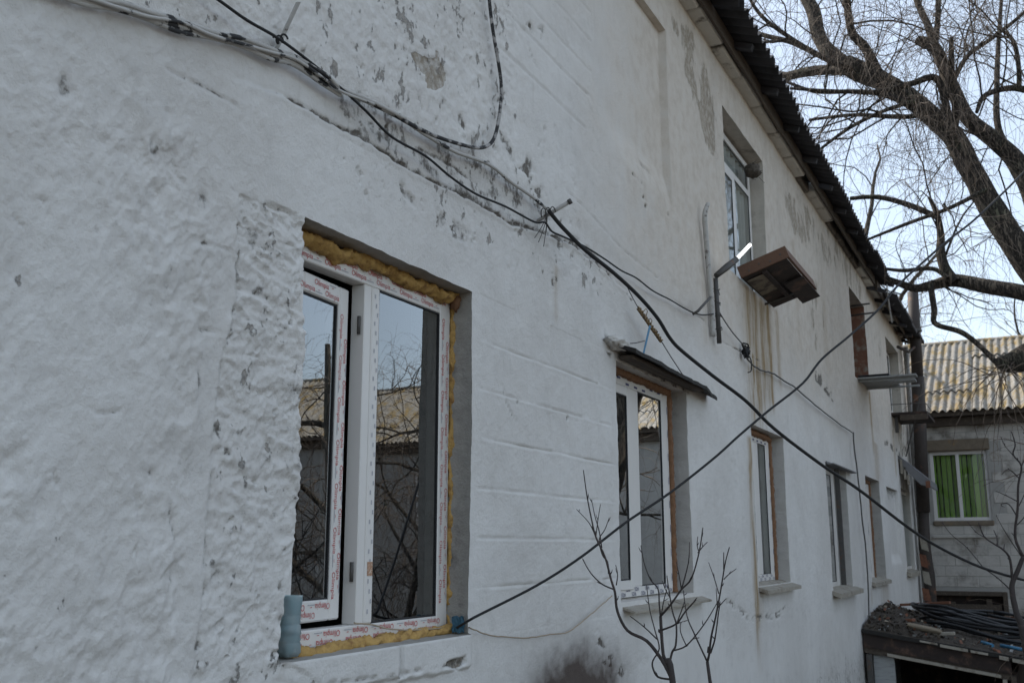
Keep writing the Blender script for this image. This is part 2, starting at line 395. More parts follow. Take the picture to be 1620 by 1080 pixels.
def bottle_mat():
    n = NT('pale_blue_plastic'); b = n.b
    n.color(n.mix(n.ramp(n.noise(18, 3), .35, .7), (.52, .70, .75), (.70, .82, .85))); n.rough(.28)
    b.inputs['Transmission Weight'].default_value = .65; b.inputs['IOR'].default_value = 1.2; b.inputs['Subsurface Weight'].default_value = .0
    return n.m
M['bottle'] = bottle_mat()
def arm_glow_mat():
    n = NT('sun_glow_arm'); n.color((.9, .93, .95)); n.b.inputs['Emission Color'].default_value = (1, 1, .97, 1); n.b.inputs['Emission Strength'].default_value = 1.1; return n.m  # emission stands in for sun glare on a steel arm
M['tube'] = arm_glow_mat()

# ------------------------------------------------------------------ the long facade
building = empty('building', (12, D, -2.6), 'long two storey whitewashed building with rough patched plaster and white plastic windows', 'building')
WALL_X0, WALL_X1, WALL_Z0, WALL_Z1 = -1.5, 22.0, -3.1, 4.2
#          x0     x1     z0     z1    reveal
OPEN = {
 'w1': (2.600, 3.745, -.345, 1.095),
 'w2': (5.480, 6.850, -.300, 1.075),
 'w3': (8.670, 9.930, -.320, 1.045),
 'w4': (12.17, 13.60, -.490, .975),
 'w5': (15.25, 16.80, -.470, 1.010),
 'w6': (19.65, 21.05, -.420, 1.060),
 'u1': (8.190, 9.680, 2.300, 3.790),
 'u2': (15.00, 16.47, 2.400, 3.740),
 'u3': (19.10, 20.95, 2.400, 3.760)}
NICHE = (5.20, 6.64, 2.40, 3.745)
LOW = (17.62, 19.10, -.20, .975)              # bricked up opening, pitted
# block joints that show through the wash between the first two windows
_bz = [W(757, 537).z, W(755, 613).z, W(745, 690).z, W(760, 772).z, W(745, 850).z, W(790, 927).z]
COURSES = [_bz[0]+.21] + _bz + [_bz[-1]-.20]
BX0, BX1 = 3.83, 5.36
BLOCKS = []
for r_, (zt, zb) in enumerate(zip(COURSES[:-1], COURSES[1:])):
    cuts = [BX0, BX1]; x = BX0 + (.12 if r_ % 2 else .33)
    while x < BX1-.12: cuts.append(x); x += .41
    cuts = sorted(cuts)
    BLOCKS += [(a, b, zb, zt) for a, b in zip(cuts[:-1], cuts[1:])]
SILLST = [(2.60, 3.228, -.455, -.345), (3.228, 3.745, -.470, -.345)]

def axis(lo, hi, step, marks):
    """grid line positions: local spacing step(x), snapped so that every mark is a line"""
    out = [lo]; x = lo
    while x < hi: x += step(x); out.append(min(x, hi))
    out = np.array(out); marks = np.array(sorted(set(round(v, 4) for v in marks if lo < v < hi)))
    near = np.min(np.abs(out[:, None]-marks[None]), axis=1)
    keep = np.array([n_ > .32*step(v) for n_, v in zip(near, out)]); keep[0] = keep[-1] = True
    return np.unique(np.r_[out[keep], marks])
mx, mz = [], []
for (a, b, c, d) in OPEN.values(): mx += [a, b]; mz += [c, d]
e_ = .004
for (a, b, c, d) in (NICHE, LOW): mx += [a, a+e_, b-e_, b]; mz += [c, d-e_, d]
for (a, b, c, d) in BLOCKS: mx += [a, b]; mz += [c, d]
for (a, b, c, d) in SILLST: mx += [a, b]; mz += [c, d]
xs = axis(WALL_X0, WALL_X1, lambda x: .05 if x < 1.15 else min(.055, .00088*(x*x+4.6)), mx)
zs = axis(WALL_Z0, WALL_Z1, lambda z: .05 if z < -.75 else (.0072 if z < 1.7 else .0105), mz)
X, Z = np.meshgrid(xs, zs, indexing='ij')     # (nx, nz)

# ---- edges of the first opening are broken: shift grid columns sideways near them
le = WXZ([(482, 345), (481, 420), (478, 480), (485, 505), (484, 560), (477, 610), (477, 700), (473, 790), (466, 850), (460, 905), (462, 925), (450, 945), (446, 985), (444, 1042)])
le_x = np.interp(-Z, -le[:, 1], le[:, 0])
jag = .012*fbm(Z*14, Z*0+3.3, 5, 4)
notch = sstep(-.12, -.16, Z)*.0
sh_l = (le_x - OPEN['w1'][0] + jag)
zin = sstep(-.56, -.36, Z)*(1-sstep(1.09, 1.2, Z))
fl = np.exp(-((X-OPEN['w1'][0])/.10)**2)*zin
sh_r = (.006*fbm(Z*9, Z*0+8.3, 9, 4) + np.interp(Z, [-.345, 1.095], [-.012, 0]))
fr_ = np.exp(-((X-OPEN['w1'][1])/.08)**2)*zin
GX = X + sh_l*fl + sh_r*fr_
ft = np.exp(-((Z-1.095)/.07)**2)*sstep(2.5, 2.62, X)*(1-sstep(3.72, 3.85, X))
GZ = Z + .007*fbm(X*8, X*0+1.7, 12, 4)*ft
for k in ('w2', 'w3', 'w4', 'w5', 'w6', 'u1', 'u2', 'u3'):
    a, b, c, d = OPEN[k]
    for e, s_ in ((a, 1), (b, 2)):
        GX = GX + .012*fbm(Z*6, Z*0+e, 20+s_, 4)*np.exp(-((X-e)/.15)**2)*((Z > c-.2) & (Z < d+.2))

# ---- height field (towards the yard) and wear masks
XX, ZZ = GX.astype(np.float32), GZ.astype(np.float32)
n1 = fbm(XX*.55, ZZ*.8, 1, 3); n3 = fbm(XX*3, ZZ*3, 2, 4); n9 = fbm(XX*9, ZZ*9, 3, 4)
H = .012*n1 + .004*n3 + .0022*n9 + .0010*fbm(XX*38, ZZ*38, 4, 3)
dirt_shade = np.zeros_like(X); peel = np.zeros_like(X); rust = np.zeros_like(X); soot = np.zeros_like(X); warm = np.zeros_like(X)
wob = .022*fbm(XX*7, ZZ*7, 30, 4)
# lumpy hand plaster left of the first window
strip = WXZ([(345, 455), (376, 455), (352, 560), (338, 700), (320, 965), (312, 1080), (262, 1080), (280, 965), (300, 720), (318, 600)])
s_strip = sstep(-.02, .02, sdf_poly(XX+.3*wob, ZZ, strip))
lump = (1-sstep(2.05, 2.75, XX + .25*(ZZ-.5)))*(1-.45*sstep(.9, 1.6, ZZ))
ca, sa = math.cos(.5), math.sin(.5); Lx, Lz = XX*ca - ZZ*sa*1.0, XX*sa + ZZ*ca
bill = 1-np.abs(fbm(Lx*7.5, Lz*4.6, 41, 4))*2.2
lum = .013*fbm(Lx*2.4+.4*n9, Lz*2.9+.5*n3, 141, 3) + .012*fbm(Lx*4.6+.5*n9, Lz*3.6+.5*n3, 40, 4) + .006*bill + .0045*ridged(Lx*10+.8*n9, Lz*6+.5*n3, 43, 4) + .0042*fbm(Lx*30, Lz*22, 44, 4)
patch = .35+.95*sstep(-.35, .35, fbm(XX*1.5, ZZ*1.7, 46, 3)); H += lum*(lump*patch*(1-.85*s_strip) + .22) + .0016*lump*fbm(XX*70, ZZ*70, 47, 2)
ch = pits(XX, ZZ, .085, 51, .30*lump, .10, .32, 1.7, .7)*sstep(-.1, .25, fbm(XX*4, ZZ*4, 52, 3))
H -= .006*ch*(1-s_strip); dirt_shade += .22*ch*lump*(1-s_strip)
dirt_shade += .30*lump*sstep(.05, .45, fbm(Lx*3.2+n9, Lz*2.5, 55, 5))
# rough band beside the first window, recessed with a broken edge
band = WXZ([(378, 308), (430, 322), (483, 345), (490, 600), (485, 840), (448, 925), (447, 1045), (520, 1090), (300, 1090), (318, 965), (335, 700), (352, 560), (374, 478)])
sb = sdf_poly(XX+.25*wob, ZZ+.25*wob, band); mb = sstep(-.004, .006, sb)
rough_b = .014*fbm(XX*7+1.2*n9, ZZ*11+1.0*n3, 60, 6, .58) + .008*ridged(XX*8+1.2*n9, ZZ*20+n3, 61, 4) + .0030*fbm(XX*60, ZZ*60, 62, 3)
H = H*(1-.4*mb) + mb*(-.011 + rough_b*np.clip(1.3-.55*sstep(.35, -.1, ZZ), .4, 2))
rim = np.exp(-((sb-.003)/.007)**2)*sstep(-.1, .3, fbm(XX*11, ZZ*11, 63, 3)); H -= .008*rim; dirt_shade += .55*rim
bp = pits(XX, ZZ, .075, 64, .26, .08, .34, .7, .5)*mb; H -= .010*bp; dirt_shade += .45*bp
dirt_shade += .42*mb*sstep(.05, .4, fbm(XX*9+n9, ZZ*13, 66, 4))
# ledge crack and the dirty ground between it and the old cables
crack = WXZ([(330, 112), (440, 150), (500, 180), (540, 203), (567, 217), (600, 237), (630, 258), (653, 270), (683, 287), (720, 303), (753, 320), (787, 340), (807, 353), (850, 366), (900, 384), (940, 415), (985, 455), (1030, 500)])
cr_z = np.interp(XX+.4*wob, crack[:, 0], crack[:, 1]) + .014*fbm(XX*10, ZZ*0, 70, 3)
cbl = WXZ([(133, 0), (233, 27), (333, 57), (430, 87), (513, 127), (590, 163), (673, 213), (773, 260), (840, 310), (900, 365), (1000, 440)])
cb_z = np.interp(XX, cbl[:, 0], cbl[:, 1])
span = sstep(2.1, 2.6, XX)*(1-sstep(5.0, 6.2, XX))
dz = ZZ-cr_z
ledge = sstep(-.004, .012, dz)*(1-sstep(.10, .24, dz))
H -= .014*ledge*span
gap = .5+.5*sstep(-.15, .2, fbm(XX*8, XX*0, 71, 3))
ck = np.exp(-((dz-.005)/(.011+.006*fbm(XX*14, XX*0, 171, 3)))**2)*span*gap; H -= .015*ck; dirt_shade += 1.3*ck*(1-.6*sstep(4.3, 5.4, XX))
below = sstep(-.035, -.006, dz)*(1-sstep(-.006, .004, dz))*span; H += .006*below
between = sstep(0, .02, dz)*(1-sstep(-.02, .06, ZZ-cb_z))*sstep(2.5, 3.0, XX)*(1-sstep(4.3, 5.3, XX))
dirt_shade += between*(.30+.40*sstep(-.1, .4, fbm(XX*7, ZZ*12, 72, 4)))
# rough, chipped masonry above the cables
up = sstep(-.02, .08, ZZ-cb_z)*(1-sstep(3.95, 4.45, XX + .1*fbm(ZZ*3, XX*3, 73, 3)))
rough_u = .0075*fbm(XX*12, ZZ*16, 74, 4) + .005*ridged(XX*20, ZZ*20, 75, 3) + .0025*fbm(XX*55, ZZ*55, 76, 3)
H += up*(rough_u - .003)
near_low = sstep(0, .05, dz+.25)*(1-sstep(.25, .9, ZZ-cb_z))
pu = pits(XX, ZZ, .07, 77, .42*sstep(-.25, .35, fbm(XX*3, ZZ*3, 78, 3)), .08, .30, 1.5, .35)
pu2 = pits(XX, ZZ, .035, 79, .30, .12, .40, 1.3, .3)*sstep(-.1, .35, fbm(XX*2.5, ZZ*2.5, 80, 3))
zone = np.maximum(up, .9*near_low*sstep(2.4, 3, XX)*(1-sstep(4.6, 5.6, XX)))
H -= zone*(.008*pu + .004*pu2); dirt_shade += zone*(.6*pu + .45*pu2)
dirt_shade += .30*zone*sstep(.1, .5, fbm(XX*6, ZZ*4, 81, 5))
# under the ledge: stained roughness above the first window and towards the second
ul = (1-sstep(-.02, .02, dz))*sstep(-.42, -.05, dz)*sstep(3.0, 3.6, XX)*(1-sstep(5.2, 6.0, XX))
pk = pits(XX, ZZ, .05, 82, .42*sstep(-.2, .3, fbm(XX*4, ZZ*4, 83, 3)), .08, .32, 1.9, .5)*ul
H += ul*(.004*fbm(XX*20, ZZ*20, 84, 4)) - .005*pk; dirt_shade += .6*pk + .22*ul*sstep(.05, .5, fbm(XX*9, ZZ*6, 85, 4))
# faint course lines in the upper storey
for (v, a, b) in ((20, 3.95, 5.2), (65, 3.9, 5.2), (113, 3.85, 5.2), (155, 4.0, 5.15), (210, 3.95, 5.1)):
    z0 = W(935, v).z; g = np.exp(-((ZZ-z0-.004*n3)/.006)**2)*sstep(a, a+.1, XX)*(1-sstep(b-.02, b, XX)); H -= .0055*g; dirt_shade += .35*g
# blind window, flush plaster panel with a stepped edge
nic = ((X > NICHE[0]+1e-6) & (X < NICHE[1]-1e-6) & (Z < NICHE[3]-1e-6)).astype(float)*sstep(NICHE[2]-.05, NICHE[2]+.25, Z)
flat = sstep(NICHE[0]-.02, NICHE[0]+.03, X)*(1-sstep(NICHE[1], NICHE[1]+.02, X))*sstep(NICHE[2], NICHE[2]+.3, Z)
H = H*(1-.75*flat) - .050*nic*sstep(5.2, 5.7, X)
edge = np.exp(-((XX-NICHE[1]-.02)/.02)**2)*((Z > NICHE[2]) & (Z < NICHE[3])); H += .006*edge*fbm(XX*30, ZZ*12, 86, 3); dirt_shade += .30*edge
# bricked up opening with pitted face
lo = ((X > LOW[0]+1e-6) & (X < LOW[1]-1e-6) & (Z < LOW[3]-1e-6)).astype(float)*sstep(LOW[2]-.1, LOW[2]+.1, Z)
H -= .055*lo; pl = pits(XX, ZZ, .11, 87, .4, .1, .35, 1.2, .2)*lo; dirt_shade += .4*pl + .7*lo*np.exp(-((ZZ-LOW[3])/.22)**2)  # darkening at the top is the recess shadow painted into the mask
# joints of the blocks
jm = np.zeros_like(X); jd = np.zeros_like(X)
inb = sstep(BX0-.06, BX0+.02, XX)*(1-sstep(BX1-.05, BX1+.1, XX))
for i, z0 in enumerate(COURSES[1:-1]):
    zz = z0 + .004*fbm(XX*2, XX*0+i, 90, 3); k = np.exp(-((ZZ-zz)/.0055)**2)*inb
    jm = np.maximum(jm, k*sstep(-.35, .15, fbm(XX*2.2, XX*0+i*5, 91, 3)))
    lip = np.exp(-((ZZ-zz+.011)/.006)**2)*inb; H += .0014*lip
for (a, b, c, d) in BLOCKS:
    if a > BX0: jm = np.maximum(jm, .35*np.exp(-((XX-a)/.005)**2)*((Z > c) & (Z < d)))
H -= .0055*jm; dirt_shade += .14*jm
for i, (a, b, c, d) in enumerate(BLOCKS):      # blocks stand a little uneven
    ins = (X >= a) & (X < b) & (Z >= c) & (Z < d)
    H[ins] += .0018*(_hash(np.array([i]), np.array([3]), 5)[0]*2-1)
# sill stones of the first window
for (a, b, c, d) in SILLST:
    ins = sstep(a-.004, a+.004, XX)*(1-sstep(b-.006, b-.001, XX))*sstep(c-.008, c+.004, ZZ+.010*fbm(XX*12, XX*0, 93, 3))*(Z <= d+1e-6)
    H = H*(1-.5*ins) + ins*(.016 + .0018*fbm(XX*25, ZZ*25, 94, 3))
gj = np.exp(-((XX-3.228-.06*(ZZ+.4))/.006)**2)*((Z < -.33) & (Z > -.46)); H -= .02*gj; dirt_shade += .9*gj
chip = sdf_poly(XX+.2*wob, ZZ+.2*wob, WXZ([(700, 1047), (733, 1037), (730, 1050), (722, 1058), (712, 1056)])); cm = sstep(-.003, .003, chip); H -= .022*cm; dirt_shade += .5*cm; peel += .8*cm
lowcr = WXZ([(500, 1082), (560, 1075), (620, 1068), (655, 1060), (690, 1055), (732, 1046)])
k = np.exp(-(dist_line(XX, ZZ+.3*wob, lowcr)/.006)**2)*sstep(-.2, .2, fbm(XX*14, XX*0, 95, 3)); H -= .012*k; dirt_shade += .7*k
# bare patch where plaster fell off
pp = sdf_poly(XX+.5*wob, ZZ+.5*wob, WXZ([(649, 84), (660, 82), (676, 90), (688, 92), (694, 74), (698, 92), (704, 110), (708, 122), (702, 139), (688, 143), (676, 140), (673, 118), (658, 100)]))
pm = sstep(-.002, .003, pp); H -= .007*pm; peel += pm
pp = sdf_poly(XX+.3*wob, ZZ+.3*wob, WXZ([(276, 934), (300, 926), (309, 950), (305, 985), (276, 984), (270, 960)])); pm = sstep(-.002, .003, pp); H -= .003*pm; peel += .0*pm; warm += .0
for (px, py, rr) in ((626, 74, .02), (640, 78, .02), (632, 170, .02), (730, 190, .03), (735, 200, .02), (680, 165, .015), (240, 235, .03), (322, 320, .03), (102, 135, .03), (840, 45, .04)):
    c = W(px, py); d = np.hypot(XX-c.x, (ZZ-c.z)*.7)+.5*wob; k = 1-sstep(rr*.4, rr, d); H -= .006*k; dirt_shade += .6*k
# flaking between blind window and the eaves, and right of the upper window
def window_of(x0, x1, z0, z1):
    """the part of the grid round a feature, as slices"""
    i0, i1 = np.searchsorted(xs, [x0, x1]); j0, j1 = np.searchsorted(zs, [z0, z1])
    return slice(max(0, i0-1), i1+1), slice(max(0, j0-1), j1+1)
def flake(poly, seed, th, amt=1.0):
    p = WXZ(poly); g = window_of(p[:, 0].min()-.3, p[:, 0].max()+.3, p[:, 1].min()-.3, p[:, 1].max()+.3); x, z = XX[g], ZZ[g]
    s = sdf_poly(x, z, p); r = sstep(-.25, .15, s)
    peel[g] = np.maximum(peel[g], amt*np.clip(.86-1.3*th, 0, 1)*(.4+.6*r)*sstep(-.25, .05, s)); dirt_shade[g] += .12*r*sstep(-.1, .1, s)
flake([(1062, 30), (1085, 35), (1118, 110), (1136, 190), (1138, 260), (1120, 235), (1095, 150), (1075, 95)], 101, .16)
flake([(1235, 300), (1262, 300), (1300, 370), (1330, 420), (1322, 440), (1290, 410), (1255, 370)], 103, .20)
flake([(1290, 330), (1315, 350), (1362, 440), (1365, 480), (1340, 450)], 105, .22)
flake([(1262, 420), (1300, 440), (1310, 520), (1290, 560)], 107, .30)
flake([(1380, 520), (1392, 520), (1395, 560), (1388, 575)], 108, .25)
flake([(1412, 640), (1430, 650), (1440, 720), (1425, 720)], 109, .2)
flake([(1290, 590), (1325, 600), (1320, 640), (1290, 630)], 110, .28, .6)
flake([(1425, 740), (1440, 745), (1440, 800), (1428, 780)], 111, .2)
# warmer tint on the upper storey towards the eaves
warm = sstep(4.6, 6.6, XX + .5*n3)*sstep(1.0, 2.3, ZZ + .25*n3)
warm = np.maximum(warm, .9*sstep(2.6, 4.1, ZZ+.3*n3)*sstep(4.2, 5.4, XX))
# rust and drip streaks
def streak(u, v0, v1, wd, amt, seed, Xw=None):
    a, b = W(u, v0), W(u, v1); x0 = a.x; z1, z0 = a.z, b.z
    g = window_of(x0-3*wd-.1, x0+3*wd+.1, z0-.05, z1+.05); x, z = XX[g], ZZ[g]
    k = np.exp(-((x-x0-.05*fbm(z*1.3, z*0+seed, seed, 3))/wd)**2)*sstep(z0, z0+.25*(z1-z0), z)*(1-sstep(z1-.02, z1+.02, z))
    k = k*(.6+.6*fbm(x*14, z*1.5, seed+1, 4)); rust[g] += 1.35*amt*np.clip(k, 0, 1); dirt_shade[g] += .25*amt*np.clip(k, 0, 1)
streak(1192, 455, 690, .09, 1.2, 201); streak(1203, 470, 600, .06, 1.0, 203); streak(1214, 480, 660, .09, 1.0, 205); streak(1228, 490, 620, .06, .8, 207); streak(1180, 440, 690, .16, .5, 217); streak(1205, 480, 660, .22, .45, 218)
streak(1190, 560, 690, .03, .9, 208); streak(1184, 690, 1085, .07, .9, 209); streak(1206, 560, 690, .035, .5, 210); streak(1180, 440, 560, .05, .5, 213)
streak(1375, 618, 720, .09, 1.0, 215); streak(1385, 700, 770, .25, .6, 217); streak(1412, 680, 760, .10, .7, 219); streak(1350, 455, 600, .03, .3, 221)
streak(1255, 380, 560, .08, .25, 223); streak(1300, 430, 600, .12, .25, 225); streak(1204, 930, 990, .05, .3, 227); streak(878, 420, 520, .03, .35, 229)
streak(1110, 420, 560, .06, .25, 231); streak(1400, 925, 975, .5, .35, 233); streak(1378, 925, 960, .06, .4, 235)
# grime at the storey band on the far half, cracks with chips
band2 = WXZ([(1030, 500), (1100, 480), (1150, 545), (1200, 580), (1260, 620), (1345, 690)])
z2 = np.interp(XX, band2[:, 0], band2[:, 1]); k = np.exp(-((ZZ-z2)/.05)**2)*sstep(5.8, 6.4, XX)*(1-sstep(11, 14, XX)); dirt_shade += .2*k*sstep(0, .3, fbm(XX*6, ZZ*9, 240, 4))
def chips(pl, wd, seed, amt=.9, fr=7):
    p = WXZ(pl); e = wd+.1; g = window_of(p[:, 0].min()-e, p[:, 0].max()+e, p[:, 1].min()-e, p[:, 1].max()+e); x, z, w_ = XX[g], ZZ[g], .5*wob[g]
    d = dist_line(x+w_, z+w_, p); k = (1-sstep(wd*.4, wd, d))*sstep(-.02, .12, fbm(x*fr, z*fr*1.5, seed, 4)); H[g] -= .007*k; dirt_shade[g] += amt*k
chips([(1035, 635), (1030, 660)], .02, 240); chips([(1148, 948), (1188, 980), (1232, 972), (1245, 960)], .04, 241, .7); chips([(945, 1010), (955, 1040), (985, 1058)], .06, 243, .9)
chips([(1288, 590), (1298, 600), (1318, 628)], .12, 245, .8, 3); chips([(640, 300), (690, 345), (740, 375)], .05, 247, .6); chips([(905, 375), (925, 392), (985, 450), (1000, 470)], .05, 249, .8)
chips([(880, 440), (868, 460)], .03, 251); chips([(1010, 250), (1030, 270), (1050, 330), (1065, 355)], .03, 253, .5); chips([(1000, 275), (1015, 300), (1022, 330)], .012, 255, .6)
chips([(800, 210), (815, 240), (840, 275), (850, 300)], .10, 257, .7); chips([(1440, 700), (1425, 720), (1400, 700)], .1, 259, .8, 3); chips([(985, 580), (960, 548), (960, 530)], .05, 261, .9)
chips([(1005, 590), (1060, 600), (1090, 615)], .07, 263, .7); chips([(833, 38), (860, 45), (858, 62)], .02, 265, .5); chips([(890, 85), (895, 105), (912, 110)], .012, 267, .7)
nail = W(897, 661); k = 1-sstep(.008, .018, np.hypot(XX-nail.x, ZZ-nail.z)); H -= .01*k; dirt_shade += .9*k
nail = W(818, 637); k = 1-sstep(.006, .013, np.hypot(XX-nail.x, ZZ-nail.z)); H -= .006*k; dirt_shade += .8*k
dirt_shade += .34*sstep(0, .45, fbm(XX*2.6+.6*n3, ZZ*.75, 290, 5))*sstep(6.5, 8.5, XX)*sstep(1.3, 2.0, ZZ)
dirt_shade += .16*sstep(.05, .5, fbm(XX*2.2, ZZ*.9, 291, 5))*sstep(7, 9, XX)
def scratch(pl, wd, dep, amt, seed):
    p = WXZ(pl); e = .1; g = window_of(p[:, 0].min()-e, p[:, 0].max()+e, p[:, 1].min()-e, p[:, 1].max()+e)
    k = np.exp(-(dist_line(XX[g]+.25*wob[g], ZZ[g]+.25*wob[g], p)/wd)**2)*(.4+.6*sstep(-.25, .2, fbm(XX[g]*9, ZZ[g]*9, seed, 3))); H[g] -= dep*k; dirt_shade[g] += amt*k
for i_, pl_ in enumerate(([(262, 108), (300, 128), (372, 167)], [(320, 385), (345, 390), (374, 399)], [(318, 520), (345, 524), (368, 530)], [(268, 800), (276, 850), (272, 905), (262, 960)], [(262, 905), (258, 985)], [(318, 680), (312, 640), (316, 590)],
        [(140, 645), (150, 653), (175, 652), (190, 648)], [(375, 455), (400, 462), (425, 470), (440, 500), (444, 512)], [(382, 380), (410, 388), (440, 398), (470, 418)], [(392, 505), (425, 512), (455, 520)], [(420, 670), (445, 660), (470, 645)],
        [(895, 300), (935, 340), (985, 395), (1040, 440)], [(1010, 262), (1016, 300), (1022, 330)], [(838, 80), (842, 95), (850, 108)], [(668, 235), (720, 262), (760, 292)], [(505, 185), (530, 200), (575, 210)], [(795, 610), (800, 640), (815, 668)], [(1060, 470), (1110, 505), (1140, 540), (1200, 570)])):
    scratch(pl_, .0065, .006, .55, 300+i_)
# splash of soot low between the first two windows
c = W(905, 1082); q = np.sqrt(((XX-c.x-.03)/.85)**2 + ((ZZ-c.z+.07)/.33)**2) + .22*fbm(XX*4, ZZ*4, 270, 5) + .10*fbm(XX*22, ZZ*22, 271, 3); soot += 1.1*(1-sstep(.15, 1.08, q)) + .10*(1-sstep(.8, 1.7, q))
soot += .55*np.exp(-((XX-16.5)/3)**2)*(1-sstep(-.95, -.75, ZZ+.1*n3))*0
dirt_shade += .45*(1-sstep(-1.5, -.9, ZZ+.15*n3))
for a_ in (dirt_shade, peel, rust, soot): np.clip(a_, 0, 1, out=a_)
np.clip(warm, 0, 1, out=warm)
dirt_shade = dirt_shade + .10*sstep(.1, .5, fbm(XX*1.2, ZZ*1.6, 280, 5)); np.clip(dirt_shade, 0, 1, out=dirt_shade)
chipd = .10 + .42*lump*(1-s_strip)*sstep(-.3, .4, fbm(XX*1.6, ZZ*1.6, 281, 3)) + .75*mb + .80*up + .75*ul + .6*zone + .5*between
chipd = np.clip(chipd + .22*sstep(0, .5, fbm(XX*.9, ZZ*.9, 282, 3)) + .35*sstep(2.5, 3.3, ZZ)*sstep(6, 8, XX) - .25*flat - .1*inb, 0, 1)
GY = D - H
P = np.stack([GX, GY, GZ], -1)
dPx = np.gradient(P, axis=0); dPz = np.gradient(P, axis=1)
N = np.cross(dPx, dPz); N /= np.linalg.norm(N, axis=-1, keepdims=True)
if N[..., 1].mean() > 0: N = -N
wear_shade = np.stack([dirt_shade, peel, rust, warm], -1).astype(np.float32)

def grid_object(name, cells, parent, mats):
    """an object of the chosen cells (nx-1, nz-1 bool) of the facade grid, with the normals of the whole"""
    nz = len(zs); ii, jj = np.nonzero(cells)
    q = np.stack([ii*nz+jj, (ii+1)*nz+jj, (ii+1)*nz+jj+1, ii*nz+jj+1], -1)
    used, inv = np.unique(q, return_inverse=True); inv = inv.reshape(q.shape).astype(np.int32)
    me = bpy.data.meshes.new(name); nv = len(used); nf = len(q)
    me.vertices.add(nv); me.loops.add(nf*4); me.polygons.add(nf)
    me.vertices.foreach_set('co', P.reshape(-1, 3)[used].astype(np.float32).ravel())
    me.loops.foreach_set('vertex_index', inv.ravel())
    me.polygons.foreach_set('loop_start', np.arange(0, nf*4, 4, dtype=np.int32)); me.polygons.foreach_set('loop_total', np.full(nf, 4, np.int32))
    me.polygons.foreach_set('use_smooth', np.ones(nf, bool))
    me.update(calc_edges=True)
    a = me.attributes.new('wear_shade', 'FLOAT_COLOR', 'POINT'); a.data.foreach_set('color', wear_shade.reshape(-1, 4)[used].ravel())
    a = me.attributes.new('chips', 'FLOAT', 'POINT'); a.data.foreach_set('value', chipd.astype(np.float32).ravel()[used])
    a = me.attributes.new('soot', 'FLOAT', 'POINT'); a.data.foreach_set('value', soot.astype(np.float32).ravel()[used])
    me.normals_split_custom_set_from_vertices(N.reshape(-1, 3)[used].astype(np.float32))
    for mt in mats: me.materials.append(mt)
    return link(name, me, parent)
cx = (xs[:-1]+xs[1:])/2; cz = (zs[:-1]+zs[1:])/2
free = np.ones((len(cx), len(cz)), bool)
def cellmask(a, b, c, d): return ((cx > a) & (cx < b))[:, None] & ((cz > c) & (cz < d))[None]
for o in OPEN.values(): free &= ~cellmask(*o)
for i, bl in enumerate(BLOCKS):
    mk = cellmask(*bl); grid_object('block', mk & free, building, [M['wall']]); free &= ~mk
for i, bl in enumerate(SILLST):
    mk = cellmask(*bl); grid_object('sill_stone', mk & free, building, [M['wall']]); free &= ~mk
wall_o = grid_object('wall', free, building, [M['wall']])

# ---- reveals: from the broken edge of the opening back through the wall
def col_of(v, arr): return int(np.argmin(np.abs(arr-v)))
REV = 0
def reveal(key, mats, back=.34, splay=(0, .03, 0, 0), rough=.006, segs=9, name='window_reveal'):
    """mats: left, right, sill, top"""
    global REV
    a, b, c, d = OPEN[key]; i0, i1, j0, j1 = col_of(a, xs), col_of(b, xs), col_of(c, zs), col_of(d, zs)
    mb_ = MB(); ml = []
    for side, mt in enumerate(mats):
        if mt not in ml: ml.append(mt)
    for side, mt in enumerate(mats):
        if side < 2: idx = [((i0, i1)[side], j) for j in range(j0, j1+1)]
        else: idx = [(i, (j0, j1)[side-2]) for i in range(i0, i1+1)]
        st = max(1, len(idx)//130); ids = idx[::st]
        if ids[-1] != idx[-1]: ids.append(idx[-1])
        E_ = P[[i for i, j in ids], [j for i, j in ids]]
        inner = E_.copy(); t = np.linspace(0, 1, segs)
        s = splay[side]; tgt = {0: (0, a-s), 1: (0, b+s), 2: (2, c-s), 3: (2, d+s)}[side]
        axis_ = tgt[0]; vs = []
        along = 2 if side < 2 else 0
        lo_a, hi_a = (c-splay[2], d+splay[3]) if side < 2 else (a-splay[0], b+splay[1])
        oa, ob = (c, d) if side < 2 else (a, b)
        for k, tk in enumerate(t):
            Q = E_.copy(); Q[:, 1] = E_[:, 1]*(1-tk) + (D+back)*tk
            w_ = min(1, tk*3.2)
            base = E_[:, axis_]*(1-w_) + tgt[1]*w_ if side == 0 and key == 'w1' else E_[:, axis_]*(1-min(1, tk*1.5)) + tgt[1]*min(1, tk*1.5)
            Q[:, axis_] = base
            sc = (E_[:, along]-oa)/(ob-oa); Q[:, along] = E_[:, along]*(1-w_) + (lo_a+(hi_a-lo_a)*sc)*w_
            if 0 < k < segs-1:
                nn = fbm(Q[:, along]*16+side*7, Q[:, 1]*16+REV*3.3, 300+side, 4)*rough
                Q[:, axis_] += nn*(1 if side in (1, 3) else -1)*min(1, np.sin(tk*3.1))
            vs.append(Q)
        n_ = len(ids); fs = []
        for k in range(segs-1):
            for q in range(n_-1):
                f = (k*n_+q, k*n_+q+1, (k+1)*n_+q+1, (k+1)*n_+q)
                fs.append(f if side in (1, 2) else f[::-1])
        mb_.cur = ml.index(mt); mb_.add(np.concatenate(vs).tolist(), fs, True)
    REV += 1
    return mb_.build(name, ml, building)
R_ = M
reveal('w1', [R_['mortar'], R_['mortar'], R_['mortar'], R_['lintel']], splay=(.0, .045, 0, .004), rough=.010, segs=12)
reveal('w2', [R_['white_reveal'], R_['white_reveal'], R_['white_reveal'], R_['white_reveal']], splay=(0, .03, 0, .0))
for k in ('w3', 'w4', 'w5', 'w6'): reveal(k, [R_['white_reveal']]*4, splay=(0, .02, 0, 0))
